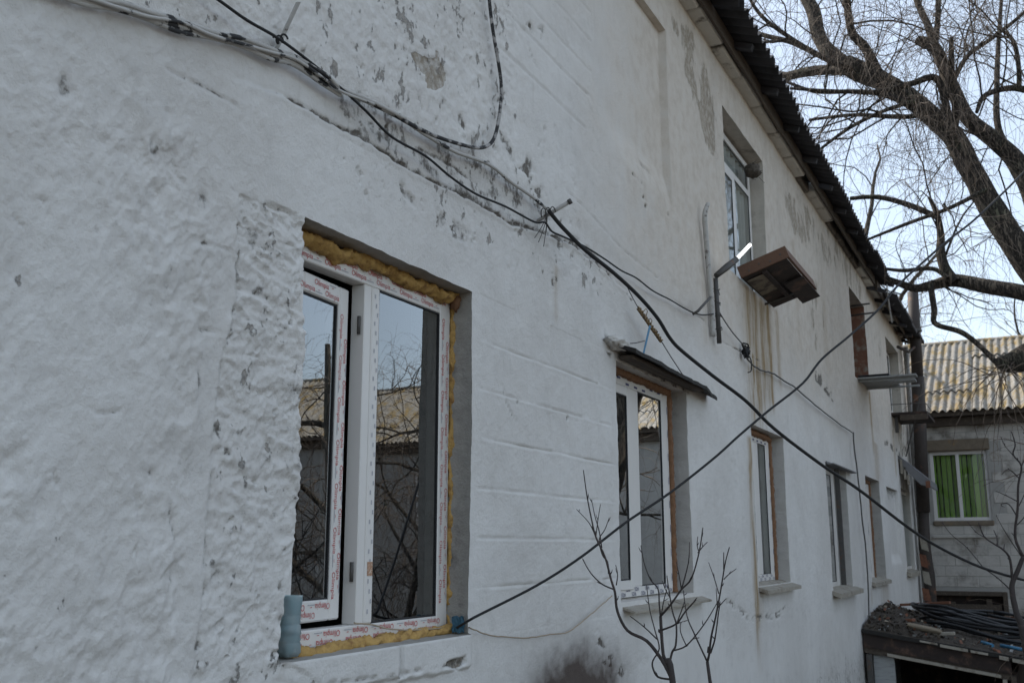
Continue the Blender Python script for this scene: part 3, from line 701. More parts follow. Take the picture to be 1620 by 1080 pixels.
reveal('u1', [R_['warm_reveal']]*4, splay=(0, .02, 0, 0)); reveal('u2', [R_['warm_reveal'], R_['brick_reveal'], R_['warm_reveal'], R_['warm_reveal']]); reveal('u3', [R_['warm_reveal']]*4)

# ---- the rest of the shell: side and back walls, floors, inner partition (keeps the rooms dark)
s_ = MB()
s_.box((WALL_X1-.02, D+.36, WALL_Z0), (WALL_X1-.32, 11.6, 4.2)); s_.build('end_wall', M['block'], building)
s_ = MB(); s_.box((WALL_X1-.001, D+.002, WALL_Z0), (WALL_X1-.35, D+.40, 4.2)); s_.build('corner_pier', M['block'], building)
s_ = MB(); s_.box((WALL_X0, D+.05, WALL_Z0), (WALL_X0+.3, 11.6, 4.2)); s_.box((WALL_X0, 11.3, WALL_Z0), (WALL_X1-.4, 11.6, 4.3)); s_.build('rear_wall', M['block'], building)
s_ = MB(); s_.box((WALL_X0+.31, D+.35, 1.45), (WALL_X1-.36, 11.29, 1.7)); s_.box((WALL_X0+.31, D+.35, 4.05), (WALL_X1-.36, 11.29, 4.17))
s_.box((WALL_X0+.31, D+.35, -1.5), (WALL_X1-.36, 11.29, -1.3)); s_.box((WALL_X0+.32, 5.6, -1.29), (WALL_X1-.37, 5.75, 1.44)); s_.box((WALL_X0+.32, 5.6, 1.71), (WALL_X1-.37, 5.75, 4.04))
for xw in (4.5, 7.6, 11.0, 14.3, 18.2): s_.box((xw, D+.36, -1.29), (xw+.15, 5.59, 1.44)); s_.box((xw, D+.36, 1.71), (xw+.15, 5.59, 4.04))
s_.build('inner_walls', M['room'], building)

# ---- eaves: cornice stones, battens, corrugated sheets
rng = random.Random(4)
x = 1.2; pv = None
while x < WALL_X1-.2:
    L = rng.uniform(.58, .74); L = min(L, WALL_X1-x); far = max(0, x-17.2)
    zb = 4.185 + rng.uniform(-.012, .012); y0 = 1.984 + rng.uniform(-.010, .010)
    b_ = MB(); broken = x > 9.3 and rng.random() < .35; b_.box((x+.017, y0+(.06 if broken else 0), zb), (x+L-.017, D+.3, zb+.135), bev=.016); b_.build('cornice_stone', M['stone_dark' if broken else 'stone'], building); x += L
def wave_sheet(length, width=1.12, pitch=.15, amp=.026, thick=.007):
    """corrugated sheet: x across the waves (0..width), y up the slope (0..length), z up"""
    n = int(width/pitch*8); v = []; f = []
    for t in (0, 1):
        for yy in (0, length):
            for i in range(n+1):
                xx = width*i/n; v.append((xx, yy, amp*math.cos(2*math.pi*xx/pitch) + (thick if t else 0)))
    m_ = n+1
    for i in range(n):
        f += [(i, i+1, m_+i+1, m_+i)[::-1], (2*m_+i, 2*m_+i+1, 3*m_+i+1, 3*m_+i), (i, i+1, 2*m_+i+1, 2*m_+i), (m_+i, m_+i+1, 3*m_+i+1, 3*m_+i)[::-1]]
    f += [(0, m_, 3*m_, 2*m_), (n, m_+n, 3*m_+n, 2*m_+n)[::-1]]
    me = bpy.data.meshes.new('roof_sheet'); me.from_pydata(v, [], f); me.polygons.foreach_set('use_smooth', [True]*len(f)); me.update()
    me.set_sharp_from_angle(angle=math.radians(50)); return me
me_main = wave_sheet(1.95); me_main.materials.append(M['slate'])
slope = math.radians(20)
bl = building.location
for ci in range(20):
    x0 = -.4 + ci*1.12
    if x0+1.12 > WALL_X1+.6: break
    low = x0 > 16.9
    for ri in range(3):
        o = link('roof_sheet', me_main); o.parent = building
        y0 = (1.715 if not low else 1.68) + ri*1.80*math.cos(slope); z0 = (4.27 if not low else 4.10) + ri*1.80*math.sin(slope) + ri*.012
        o.location = Vector((x0 + rng.uniform(-.01, .01), y0 + rng.uniform(-.02, .02)*(ri == 0), z0 + rng.uniform(-.008, .008))) - bl
        o.rotation_euler = (slope, rng.uniform(-.004, .004), 0)
b_ = MB(); b_.box((-.5, 6.72, 6.07), (WALL_X1+.4, 6.95, 6.13)); b_.add([(-.5, 6.8, 6.1), (WALL_X1+.4, 6.8, 6.1), (WALL_X1+.4, 12, 4.25), (-.5, 12, 4.25)], [(0, 1, 2, 3)])
b_.add([(WALL_X1-.05, D, 4.2), (WALL_X1-.05, 11.6, 4.2), (WALL_X1-.05, 6.8, 6.0)], [(0, 1, 2)]); b_.add([(WALL_X0, D, 4.2), (WALL_X0, 11.6, 4.2), (WALL_X0, 6.8, 6.0)], [(0, 1, 2)])
b_.build('roof_slope', M['slate'], building)
b_ = MB(); b_.box((-.4, 1.948, 4.185), (16.9, 1.972, 4.325)); b_.box((16.9, 1.92, 4.10), (WALL_X1, 1.95, 4.26)); b_.build('eaves_batten', M['wood_dark'], building)
for i in range(23):
    b_ = MB(); xr = .3+i*.98; lo_ = xr > 16.7
    Mx = Matrix.Translation((xr, 1.80, 4.225 if not lo_ else 4.06)) @ Matrix.Rotation(slope, 4, 'X'); b_.box((-.03, 0, -.02), (.03, .5, .035), Mx)
    b_.build('rafter', M['slate'], building)

# ------------------------------------------------------------------ windows of the facade
def font_mesh(txt):
    cu = bpy.data.curves.new('lettering', 'FONT'); cu.body = txt; cu.resolution_u = 2; cu.size = 1
    o = bpy.data.objects.new('lettering', cu); COL.objects.link(o)
    dg = bpy.context.evaluated_depsgraph_get(); me = bpy.data.meshes.new_from_object(o.evaluated_get(dg))
    vs = [tuple(v.co[:2]) for v in me.vertices]; fs = [tuple(p.vertices) for p in me.polygons]
    bpy.data.objects.remove(o); bpy.data.curves.remove(cu); bpy.data.meshes.remove(me)
    cx_ = (max(v[0] for v in vs)+min(v[0] for v in vs))/2
    return [(v[0]-cx_, v[1]) for v in vs], fs
TXT = {t: font_mesh(t) for t in ('Olimpia', 'WDS')}
def put_text(mb_, t, x, z, ang, h, y, M_=None):
    vs, fs = TXT[t]; c, s = math.cos(ang), math.sin(ang); out = []
    for a, b in vs:
        a *= h*1.15; b = (b-.35)*h*1.15
        p = Vector((x+a*c-b*s, y, z+a*s+b*c)); out.append(M_ @ p if M_ else p)
    mb_.add(out, fs)
def dash(mb_, x, z, ang, L, t, y, M_=None):
    c, s = math.cos(ang), math.sin(ang)
    q = [(-L/2, -t/2), (L/2, -t/2), (L/2, t/2), (-L/2, t/2)]; pts = [Vector((x+a*c-b*s, y, z+a*s+b*c)) for a, b in q]
    mb_.add([M_ @ p if M_ else p for p in pts], [(0, 1, 2, 3)])
def frame_rect(mb_, x0, x1, z0, z1, fw, y0, y1, bev=.004, M_=None, fb=None, ft=None, fr=None):
    fb = fb or fw; ft = ft or fw; fr = fr or fw
    mb_.box((x0, y0, z0), (x0+fw, y1, z1), M_, bev); mb_.box((x1-fr, y0, z0), (x1, y1, z1), M_, bev)
    mb_.box((x0+fw+.0006, y0+.0004, z0), (x1-fr-.0006, y1-.0004, z0+fb), M_, bev); mb_.box((x0+fw+.0006, y0+.0004, z1-ft), (x1-fr-.0006, y1-.0004, z1), M_, bev)
def pane_at(parent, x0, x1, z0, z1, y, M_=None, g=.007, mt=None):
    b = MB(); pts = [Vector((x0, y, z0)), Vector((x1, y, z0)), Vector((x1, y, z1)), Vector((x0, y, z1))]
    b.add([M_ @ p if M_ else p for p in pts], [(0, 1, 2, 3)]); o = b.build('pane', mt or M['glass'], parent)
    b = MB(); frame_rect(b, x0-.001, x1+.001, z0-.001, z1+.001, g, y-.006, y-.001, 0, M_); b.build('gasket', M['gasket'], parent)
    return o
def film(parent, runs, words, h, y, ink, seed, M_=None, extra=None):
    """runs: (x0,z0,x1,z1,angle,offset) strips of printed film"""
    r = random.Random(seed); b = MB(); e = MB()
    for (x0, z0, x1, z1, ang, off, step) in runs:
        L = math.hypot(x1-x0, z1-z0); n = max(1, int(L/step)); dx, dz = (x1-x0)/L, (z1-z0)/L; nx, nz_ = -math.sin(ang), math.cos(ang)
        for row in (-1, 1):
            s = r.uniform(.02, .1)+(.5*step if row > 0 else 0)
            while s < L-.03:
                px, pz = x0+dx*s+nx*row*off, z0+dz*s+nz_*row*off
                put_text(b, words, px, pz, ang, h, y-.0015, M_)
                c, s2 = math.cos(ang), math.sin(ang)
                if s+step*.5 < L-.02:
                    qx, qz = x0+dx*(s+step*.45)+nx*row*off, z0+dz*(s+step*.45)+nz_*row*off
                    dash(b, qx, qz, ang, .012, .0022, y-.0015, M_)
                    dash(e, qx+nx*.008*row, qz+nz_*.008*row, ang, .045, .0035, y-.0015, M_)
                s += step
    tag(b.build('lettering', ink, parent), kind='stuff'); tag(e.build('small_print', M['grey_ink'], parent), kind='stuff')
def foam(parent, path, r, seed, amp=.5, mt=None, flat=1.0, sag=.0):
    pts = smooth_path(path, 4); L = sum((a-b).length for a, b in zip(pts, pts[1:])); n = max(20, int(L/.009))
    cum = np.r_[0, np.cumsum([(b-a).length for a, b in zip(pts, pts[1:])])]; arr = np.array(pts)
    t = np.linspace(0, cum[-1], n); Q = np.stack([np.interp(t, cum, arr[:, k]) for k in range(3)], 1)
    k = 16; an = np.linspace(0, 2*np.pi, k, endpoint=False); T, A = np.meshgrid(t, an, indexing='ij')
    rr = r*(1+amp*fbm(T*16, np.cos(A)*.8+np.sin(A)*.5+seed, seed, 3) + amp*.9*np.maximum(0, fbm(T*7, T*0+seed, seed+1, 2)) + .30*fbm(T*45, np.sin(A)*2+np.cos(A), seed+2, 3) + amp*.55*(.4-np.abs(fbm(T*26+np.cos(A)*.7, np.sin(A)*1.1+seed, seed+9, 3))*1.6))
    off = r*.5*fbm(t*9, t*0+2, seed+4, 3)
    tn = np.gradient(Q, axis=0); tn /= np.linalg.norm(tn, axis=1, keepdims=True)
    up = np.array([0, -1, 0.]); a_ = np.cross(tn, up); a_ /= np.linalg.norm(a_, axis=1, keepdims=True)
    V = Q[:, None] + (a_[:, None]*np.cos(A)[..., None] + up*np.sin(A)[..., None]*flat)*rr[..., None] + a_[:, None]*off[:, None, None]
    V[..., 2] -= sag*np.maximum(0, fbm(T*5, T*0+4, seed+6, 2))
    b = MB(); fs = []
    for i in range(n-1):
        for j in range(k): fs.append((i*k+j, i*k+(j+1) % k, (i+1)*k+(j+1) % k, (i+1)*k+j))
    fs += [tuple(range(k))[::-1], tuple((n-1)*k+j for j in range(k))]
    b.add(V.reshape(-1, 3).tolist(), fs, True); return b.build('mounting_foam', mt or M['foam'], parent)
def curtain(parent, x0, x1, z0, z1, y, mt, waves=9, amp=.018):
    b = MB(); n = waves*10
    top = [(x0+(x1-x0)*i/n, y+amp*math.sin(2*math.pi*waves*i/n + .6*math.sin(i*.21)), z1) for i in range(n+1)]
    bot = [(x, yy*1+.004*math.sin(i), z0) for i, (x, yy, z) in enumerate(top)]
    b.add(top+bot, [(i, i+1, n+2+i, n+1+i) for i in range(n)], True); return b.build('curtain', mt, parent)
def xw(u, Y, v): return W(u, v, Y).x

# --- first window: printed film, one leaf ajar
Y1 = D+.115
wf = MB(); frame_rect(wf, 2.655, 3.757, -.338, 1.072, .072, Y1, Y1+.065, .004, fb=.066, ft=.075, fr=.084)
wf.box((3.112, Y1+.001, -.2715), (3.158, Y1+.064, .9965), None, .003); wf.box((3.1585, Y1-.004, -.2715), (3.208, Y1+.062, .9965), None, .005)
window = wf.build('window', M['pvc'], building)
pane_at(window, 3.2085, 3.6725, -.2715, .9965, Y1+.009)
film(window, [(2.70, 1.036, 3.74, 1.036, 0, .014, .165), (3.718, .98, 3.718, -.26, -math.pi/2, .017, .158), (3.72, -.306, 2.70, -.306, math.pi, .014, .17)], 'Olimpia', .0265, Y1, M['red_ink'], 3)
e = MB()
for i in range(34): dash(e, 3.184+.009*((i*7) % 3-1), .96-i*.036, -math.pi/2, .016, .007, Y1-.0055)
tag(e.build('small_print', M['grey_ink'], window), kind='stuff')
st_ = MB(); st_.box((3.168, Y1-.0062, -.10), (3.200, Y1-.0045, -.05)); st_.build('sticker', mat('tan_sticker', (.42, .24, .15), .7, .2, 60, (.6, .5, .4), (.5, .6), 120, bump=0), window)
ang = math.radians(5.2); hx = 2.69
Mh = Matrix.Translation((hx, Y1+.012, 0)) @ Matrix.Rotation(ang, 4, 'Z') @ Matrix.Translation((-hx, -Y1-.012, 0))
sb_ = MB(); sx0, sx1, sz0, sz1 = 2.700, 3.076, -.250, .968
frame_rect(sb_, sx0, sx1, sz0, sz1, .070, Y1+.012, Y1+.075, .006, Mh, fb=.072, ft=.072, fr=.066)
sash = sb_.build('sash', M['pvc'], window)
pane_at(window, sx0+.070, sx1-.066, sz0+.072, sz1-.072, Y1+.028, Mh)
film(window, [(2.72, .932, 3.03, .932, 0, .014, .165), (3.043, .90, 3.043, -.2, -math.pi/2, .015, .158), (3.04, -.214, 2.72, -.214, math.pi, .014, .16)], 'Olimpia', .0265, Y1+.012, M['red_ink'], 5, Mh)
for z in (.80, -.12):
    hg = MB(); hg.tube([(3.105, Y1+.02, z), (3.105, Y1+.02, z+.07)], .007, 8); hg.build('hinge', M['steel'], window)
foam(window, [(2.60, Y1-.012, 1.062), (2.75, Y1-.018, 1.070), (2.95, Y1-.014, 1.078), (3.2, Y1-.014, 1.082), (3.45, Y1-.016, 1.078), (3.6, Y1-.018, 1.074), (3.74, Y1-.02, 1.080), (3.785, Y1-.015, 1.085)], .0235, 11, .95, sag=.055)
foam(window, [(3.778, Y1-.004, 1.09), (3.775, Y1-.006, .9), (3.777, Y1-.004, .5), (3.776, Y1-.006, .1), (3.778, Y1-.006, -.2), (3.776, Y1-.015, -.33)], .0175, 17, .85)
foam(window, [(2.69, Y1-.03, -.338), (2.85, Y1-.03, -.342), (3.05, Y1-.02, -.340), (3.3, Y1-.014, -.338), (3.55, Y1-.012, -.334), (3.72, Y1-.02, -.328), (3.785, Y1-.02, -.33)], .020, 23, .95)
ko = MB(); 
def blob(mb_, c, r, seed, amp=.35, n=12, sq=(1, 1, 1)):
    o = []; fs = []
    th = np.linspace(0, np.pi, n); ph = np.linspace(0, 2*np.pi, 2*n, endpoint=False); T, Q = np.meshgrid(th, ph, indexing='ij')
    dx, dy, dz_ = np.sin(T)*np.cos(Q), np.sin(T)*np.sin(Q), np.cos(T)
    rr = r*(1+amp*fbm(dx*2+seed, dy*2+dz_*1.7, seed, 3)+.4*amp*fbm(dx*6+seed, dy*6+dz_*5, seed+1, 3))
    V = np.stack([c[0]+dx*rr*sq[0], c[1]+dy*rr*sq[1], c[2]+dz_*rr*sq[2]], -1).reshape(-1, 3).tolist(); m_ = 2*n
    for i in range(n-1):
        for j in range(m_): fs.append((i*m_+j, i*m_+(j+1) % m_, (i+1)*m_+(j+1) % m_, (i+1)*m_+j))
    mb_.add(V, fs, True)
blob(ko, (3.765, Y1-.03, 1.062), .036, 5, .5, 12, (1, .8, 1.2)); ko.build('mounting_foam', M['old_foam'], window)

# --- the other windows
def small_window(key, dep, z0, z1, cuts, fw=.06, curtain_mt=None, foam_mt=None, transom=None, sash_left=True, print_=None, sill=None, mt=None, cur_y=.25, v=780):
    """cuts: x of frame left, glass/sash end, mullion end, glass end, frame end"""
    a, b, c, d, e = cuts; y = D+dep; mt = mt or M['pvc']; gm = M['glass_thin'] if curtain_mt else M['glass']
    k = MB(); frame_rect(k, a, e, z0, z1, fw, y, y+.06, .004, fr=e-d)
    zt = z1-fw
    if transom: k.box((a+fw+.001, y+.001, transom-.03), (d-.001, y+.059, transom+.03), None, .004); zt = transom-.03
    k.box((b+.004, y+.0012, z0+fw+.001), (c, y+.058, zt-.001), None, .004)
    wn = k.build('window', mt, building)
    if sash_left:
        s = MB(); frame_rect(s, a+fw*.6, b, z0+fw*.75, zt-.004, .058, y-.012, y+.05, .005); s.build('sash', mt, wn)
        pane_at(wn, a+fw*.6+.058, b-.058, z0+fw*.75+.058, zt-.062, y-.004, mt=gm)
    else: pane_at(wn, a+fw, b+.004, z0+fw, zt, y+.02, mt=gm)
    pane_at(wn, c, d, z0+fw, zt, y+.009, mt=gm)
    if transom: pane_at(wn, a+fw, d, transom+.03, z1-fw, y+.02, mt=gm)
    if curtain_mt: curtain(wn, a-.02, e+.05, z0, z1, y+cur_y, curtain_mt, 11)
    if foam_mt:
        foam(wn, [(e+.018, y-.004, z1+.01), (e+.016, y-.006, (z0+z1)/2), (e+.018, y-.004, z0)], .020, int(a*10), .5, foam_mt)
        foam(wn, [(a, y-.004, z1+.012), ((a+e)/2, y-.008, z1+.014), (e+.02, y-.004, z1+.012)], .024, int(a*10)+3, .45, foam_mt)
    if print_:
        b_ = MB(); r = random.Random(int(a*100))
        for row in (-1, 1):
            s = .06+(.09 if row > 0 else 0)
            while s < e-a-.05:
                put_text(b_, print_, e-s, z0+.032+row*.014, math.pi, .03, y-.0016) ; s += .17+r.uniform(-.02, .02)
        s = .1
        while s < e-a-.1: dash(b_, a+s, z1-.03+.012*r.choice((-1, 1)), 0, .06, .014, y-.0016); s += .15
        s = .1
        while s < z1-z0-.1: dash(b_, e-.02, z0+s, math.pi/2, .05, .008, y-.0016); s += .16
        tag(b_.build('lettering', M['blue_ink'], wn), kind='stuff')
    if sill:
        x0, x1, zs_, out, th = sill; q = MB(); q.prism([(x0, y-.001, zs_+.02), (x0, D-out, zs_-.035), (x0, D-out, zs_-.035-th), (x0, y-.001, zs_+.02-th)], (x1-x0, 0, 0)); q.build('window_sill', M['pale_board'], wn)
    return wn
y2 = D+.10
small_window('w2', .10, -.292, 1.045, (5.375, xw(997.5, y2, 780), xw(1013, y2, 780), xw(1050, y2, 780), xw(1060, y2, 780)), curtain_mt=None, foam_mt=M['old_foam'], print_='WDS', sill=(5.50, 7.02, -.315, .075, .012))
y3 = D+.10
small_window('w3', .10, -.295, 1.0, (8.60, xw(1195, y3, 800), xw(1203, y3, 800), xw(1215, y3, 800), xw(1220.5, y3, 800)), curtain_mt=M['curtain'], foam_mt=M['old_foam'], print_='WDS', sill=(8.66, 10.0, -.315, .085, .03), cur_y=.1)
y4 = D+.09
small_window('w4', .09, -.46, .93, (12.0, xw(1309, y4, 850), xw(1312, y4, 850), xw(1320, y4, 850), xw(1324.5, y4, 850)), sill=(12.1, 13.75, -.475, .10, .05))
small_window('w5', .10, -.44, .95, (15.05, xw(1367, D+.1, 850), xw(1370, D+.1, 850), xw(1375.5, D+.1, 850), xw(1379.5, D+.1, 850)), foam_mt=M['old_foam'], sill=(15.2, 16.95, -.455, .06, .05), curtain_mt=M['curtain'], cur_y=.12)
small_window('w6', .06, -.40, 1.03, (19.5, xw(1430, D+.06, 850), xw(1432, D+.06, 850), xw(1440, D+.06, 850), xw(1442.5, D+.06, 850)), curtain_mt=M['curtain'], sill=(19.6, 21.2, -.415, .08, .07), cur_y=.1)
small_window('u1', .13, 2.28, 3.755, (8.02, xw(1160, D+.13, 320), xw(1164, D+.13, 320), xw(1184, D+.13, 300), xw(1186.5, D+.13, 300)), curtain_mt=M['curtain'], transom=W(1165, 283, D+.13).z, cur_y=.05)
small_window('u2', .30, 2.40, 3.70, (14.95, 15.5, 15.56, 16.40, 16.46), mt=M['wood_dark'], sash_left=False)
small_window('u3', .16, 2.40, 3.72, (18.9, 19.7, 19.76, 20.8, 20.9), sash_left=False, curtain_mt=M['curtain'])
# bars standing in front of the fourth window
gr = MB(); xa = xw(1326, D+.03, 850)
gr.box((xa, D-.03, -.44), (xa+.03, D+.03, .94), None, .004); bars = gr.build('window_bar', M['steel'], building)
gr = MB(); gr.box((12.2, D-.012, .965), (13.95, D+.085, .985)); gr.box((12.2, D-.09, .95), (13.95, D-.0125, .962)); gr.build('lintel_flashing', M['awning'], building)

# ------------------------------------------------------------------ ground and the low wing at the end of the yard
g = MB(); gx = [-80, -2, 2, 8, 13, 22, 40, 300]; gz = [-1.75, -1.75, -1.9, -2.5, -2.92, -2.95, -2.95, -2.95]; gy = [-250, -40, -12, 0, 12, 250]
g.add([(x, y, z) for x, z in zip(gx, gz) for y in gy], [(i*6+j, (i+1)*6+j, (i+1)*6+j+1, i*6+j+1) for i in range(7) for j in range(5)])
tag(g.build('ground', M['asphalt']), kind='structure')

WXF = 22.45                                    # face of the wing, looks back along the yard
wing = empty('wing_building', (25, 0, -2.95), 'low grey limewashed block building with lichen yellow corrugated roof and green blind in its window', 'building')
WY0, WY1, WZ = -20.0, 7.0, 2.62
def py(u, v): return PX(u, v, WXF)
gwin = (py(1566, 770).y, py(1474, 770).y, py(1520, 823).z, py(1520, 713).z)      # y0,y1,z0,z1
lwin = (py(1588, 960).y, py(1476, 960).y, -2.0, py(1530, 942).z)
b = MB()
def wall_with_holes(mb_, x0, x1, ya, yb, za, zb, holes):
    ys = sorted({ya, yb, *[h for q in holes for h in q[:2]]}); zz = sorted({za, zb, *[h for q in holes for h in q[2:]]})
    for p, q in zip(ys, ys[1:]):
        for r, s in zip(zz, zz[1:]):
            if not any(h[0] < (p+q)/2 < h[1] and h[2] < (r+s)/2 < h[3] for h in holes): mb_.box((x0, p, r), (x1, q, s))
far_holes = [(-6.2, -4.9, .5, 1.9), (-9.8, -8.5, .5, 1.9), (-13.6, -12.3, .5, 1.9)]
wall_with_holes(b, WXF, WXF+.3, WY0, WY1, -2.95, WZ, [gwin, lwin]+far_holes)
b.box((WXF+.3, WY0, -2.95), (WXF+8, WY0+.3, WZ)); b.box((WXF+.3, WY1-.3, -2.95), (WXF+8, WY1, WZ)); b.box((WXF+7.7, WY0+.3, -2.95), (WXF+8, WY1-.3, WZ))
b.box((WXF+.31, WY0+.31, -2.9), (WXF+7.69, WY1-.31, -2.8)); b.box((WXF+3.2, WY0+.31, -2.79), (WXF+3.3, WY1-.31, WZ)); b.box((WXF+.01, WY0+.31, WZ+.002), (WXF+7.9, WY1-.31, WZ+.06))
b.build('wall', M['wing_wall'], wing)
rng = random.Random(7); bz = -2.2; row = 0
variants = []
for k in range(5):
    q = MB(); r = random.Random(k); e = .012
    q.bevbox((-.009-.004*r.random(), -.199, -.099), (.03, .199, .099), .007); variants.append(q.mesh('block', M['block']))
while bz < WZ-.15:
    y = -1.15 - (.2 if row % 2 else 0)
    while y < 2.5:
        c_ = (y+.2, bz+.1)
        if not any(h[0]-.2 < c_[0] < h[1]+.2 and h[2]-.1 < c_[1] < h[3]+.1 for h in (gwin, lwin)):
            o = link('block', variants[rng.randrange(5)]); o.parent = wing; o.location = Vector((WXF+.004+rng.uniform(-.004, .004), c_[0], c_[1])) - wing.location
        y += .404
    bz += .204; row += 1
def boxpart(name, a, b_, mt, parent, bev=.006):
    q = MB(); q.box(a, b_, None, bev); return q.build(name, mt, parent)
# render band round the two openings, lintel and sill
boxpart('lintel', (WXF-.055, gwin[0]-.06, gwin[3]+.005), (WXF+.2, gwin[1]+.10, gwin[3]+.24), M['lintel_brown'], wing, .02)
boxpart('window_sill', (WXF-.06, gwin[0]-.10, gwin[2]-.34), (WXF+.02, gwin[1]+.05, gwin[2]-.29), M['block'], wing)
boxpart('sill_board', (WXF-.035, gwin[0]-.02, gwin[2]-.10), (WXF+.2, gwin[1]+.02, gwin[2]-.004), M['lintel_brown'], wing, .015)
boxpart('eaves_beam', (WXF-.16, WY0, WZ-.20), (WXF-.022, WY1, WZ-.03), M['wood_dark'], wing)
boxpart('eaves_board', (WXF-.36, WY0, WZ-.03), (WXF-.34, WY1, WZ+.09), M['wood_dark'], wing)
def wing_window(h, blind):
    y0, y1, z0, z1 = h; xf = WXF+.06
    k = MB(); t = .065; ym = y0 + (y1-y0)*.52
    for (a, b_) in ((y0, y0+t), (y1-t, y1), (ym-t*.5, ym+t*.5)): k.box((xf, a, z0), (xf+.06, b_, z1), None, .004)
    for (a, b_) in ((z0, z0+t), (z1-t, z1)): k.box((xf+.001, y0+t+.001, a), (xf+.059, ym-t*.5-.001, b_)); k.box((xf+.001, ym+t*.5+.001, a), (xf+.059, y1-t-.001, b_))
    o = k.build('window', M['film'], wing)
    for (a, b_) in ((y0+t, ym-t*.5), (ym+t*.5, y1-t)):
        q = MB(); q.add([(xf+.03, a, z0+t), (xf+.03, b_, z0+t), (xf+.03, b_, z1-t), (xf+.03, a, z1-t)], [(0, 1, 2, 3)]); q.build('pane', M['glass_thin'], o)
    if blind:
        n = int((y1-y0)/.09)
        for i in range(n):
            q = MB(); c_ = Vector((xf+.085, y0+.045+i*(y1-y0)/n, 0)); an = .5+.25*math.sin(i*2.3); dx, dy = math.sin(an)*.042, math.cos(an)*.046
            q.prism([(c_.x-dx, c_.y-dy, z0), (c_.x+dx, c_.y+dy, z0), (c_.x+dx, c_.y+dy, z1), (c_.x-dx, c_.y-dy, z1)], (.002, 0, 0)); q.build('blind_slat', M['curtain_green'], o)
    return o
wing_window(gwin, True)
for h in far_holes: wing_window(h, False)
k = MB(); y0, y1, z0, z1 = lwin
frame_ = [((WXF-.03, y0-.09, z0), (WXF+.1, y0, z1+.09)), ((WXF-.03, y1, z0), (WXF+.1, y1+.09, z1+.09)), ((WXF-.031, y0, z1), (WXF+.099, y1, z1+.09))]
for a, b_ in frame_: k.box(a, b_, None, .01)
o = k.build('old_frame', M['wood_dark'], wing)
for (a, b_) in (((WXF+.02, y0+.03, z1-.28), (WXF+.06, y1-.05, z1-.16)), ((WXF+.03, y0+.2, z0), (WXF+.07, y0+.3, z1-.05)), ((WXF+.01, y1-.42, z0), (WXF+.05, y1-.30, z1-.12))):
    boxpart('plank', a, b_, M['wood_dark'], o)
boxpart('backing_board', (WXF+.2, y0-.05, z0), (WXF+.24, y1+.05, z1+.05), M['soffit_dark'], o)
# roof sheets of the wing, four lapped courses
sl = math.radians(27)
me_w = wave_sheet(1.27, 1.12, .15, .028, .007); me_w.materials.append(M['roof'])
rng = random.Random(12)
for ri in range(4):
    for ci in range(25):
        o = link('roof_sheet', me_w); o.parent = wing
        up_ = ri*1.14; yl = WY1+.3 - ci*1.05*1.0
        Mx = Matrix(((0, math.cos(sl), -math.sin(sl)), (-1, 0, 0), (0, math.sin(sl), math.cos(sl))))
        o.rotation_euler = (Mx.to_euler()); 
        o.location = Vector((WXF-.42+up_*math.cos(sl)+rng.uniform(-.03, .03), yl, WZ+.06+up_*math.sin(sl)+.016*ri+.006*(ci % 2)+rng.uniform(-.006, .006))) - wing.location
b = MB(); rx, rz = WXF-.42+4.6*math.cos(sl), WZ+.05+4.6*math.sin(sl)
b.add([(rx, WY0, rz), (rx, WY1+.3, rz), (WXF+8.4, WY1+.3, WZ+.03), (WXF+8.4, WY0, WZ+.03)], [(0, 1, 2, 3)])
b.add([(WXF, WY1-.01, WZ), (WXF+8, WY1-.01, WZ), (rx, WY1-.01, rz-.05)], [(0, 1, 2)]); b.add([(WXF, WY0+.01, WZ), (WXF+8, WY0+.01, WZ), (rx, WY0+.01, rz-.05)], [(0, 1, 2)])
b.build('roof_slope', M['roof'], wing)
q = MB(); q.tube([(rx, WY0, rz+.05), (rx, WY1+.3, rz+.05)], .07, 10); q.build('ridge_cap', M['roof'], wing)

# ------------------------------------------------------------------ things fixed to the facade
def thing_mesh(name, mb_, mt, label, cat, group=None, kind=None):
    return tag(mb_.build(name, mt), label, cat, group, kind)
# wooden tray under the upper window
A_, B_ = Vector((8.45, 2.07, 2.285)), Vector((9.70, 2.07, 2.285)); out = Vector((0, -.42, .135)); nrm = Vector((0, .30, .95)).normalized()
tray = empty('window_tray', (9.05, D, 2.25), 'brown board tray with dark underside jutting from the wall below the tall upper window', 'tray')
def slab(parent, name, o0, ex, ey, ez, mt, bev=.004):
    q = MB(); c_ = [o0, o0+ex, o0+ex+ey, o0+ey]; q.prism(c_, ez); return q.build(name, mt, parent)
slab(tray, 'side_board', A_, Vector((.022, 0, 0)), out, nrm*.105, M['brown'])
slab(tray, 'side_board', B_-Vector((.022, 0, 0)), Vector((.022, 0, 0)), out, nrm*.105, M['brown'])
slab(tray, 'front_board', A_+out+Vector((.0225, 0, 0)), Vector((1.205, 0, 0)), out.normalized()*-.022, nrm*.10, M['brown'])
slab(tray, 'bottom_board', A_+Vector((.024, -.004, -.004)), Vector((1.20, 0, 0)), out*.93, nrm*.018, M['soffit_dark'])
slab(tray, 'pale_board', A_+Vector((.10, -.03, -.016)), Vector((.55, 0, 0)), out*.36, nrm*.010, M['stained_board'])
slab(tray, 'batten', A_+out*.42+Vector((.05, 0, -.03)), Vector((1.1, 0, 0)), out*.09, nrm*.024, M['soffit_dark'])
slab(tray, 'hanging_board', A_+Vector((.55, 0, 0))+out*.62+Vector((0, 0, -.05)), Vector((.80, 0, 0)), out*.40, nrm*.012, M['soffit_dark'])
q = MB(); q.tube([(9.45, 2.13, 2.26), (9.45, 1.75, 2.36)], .012, 8); q.build('bracket', M['steel'], tray)
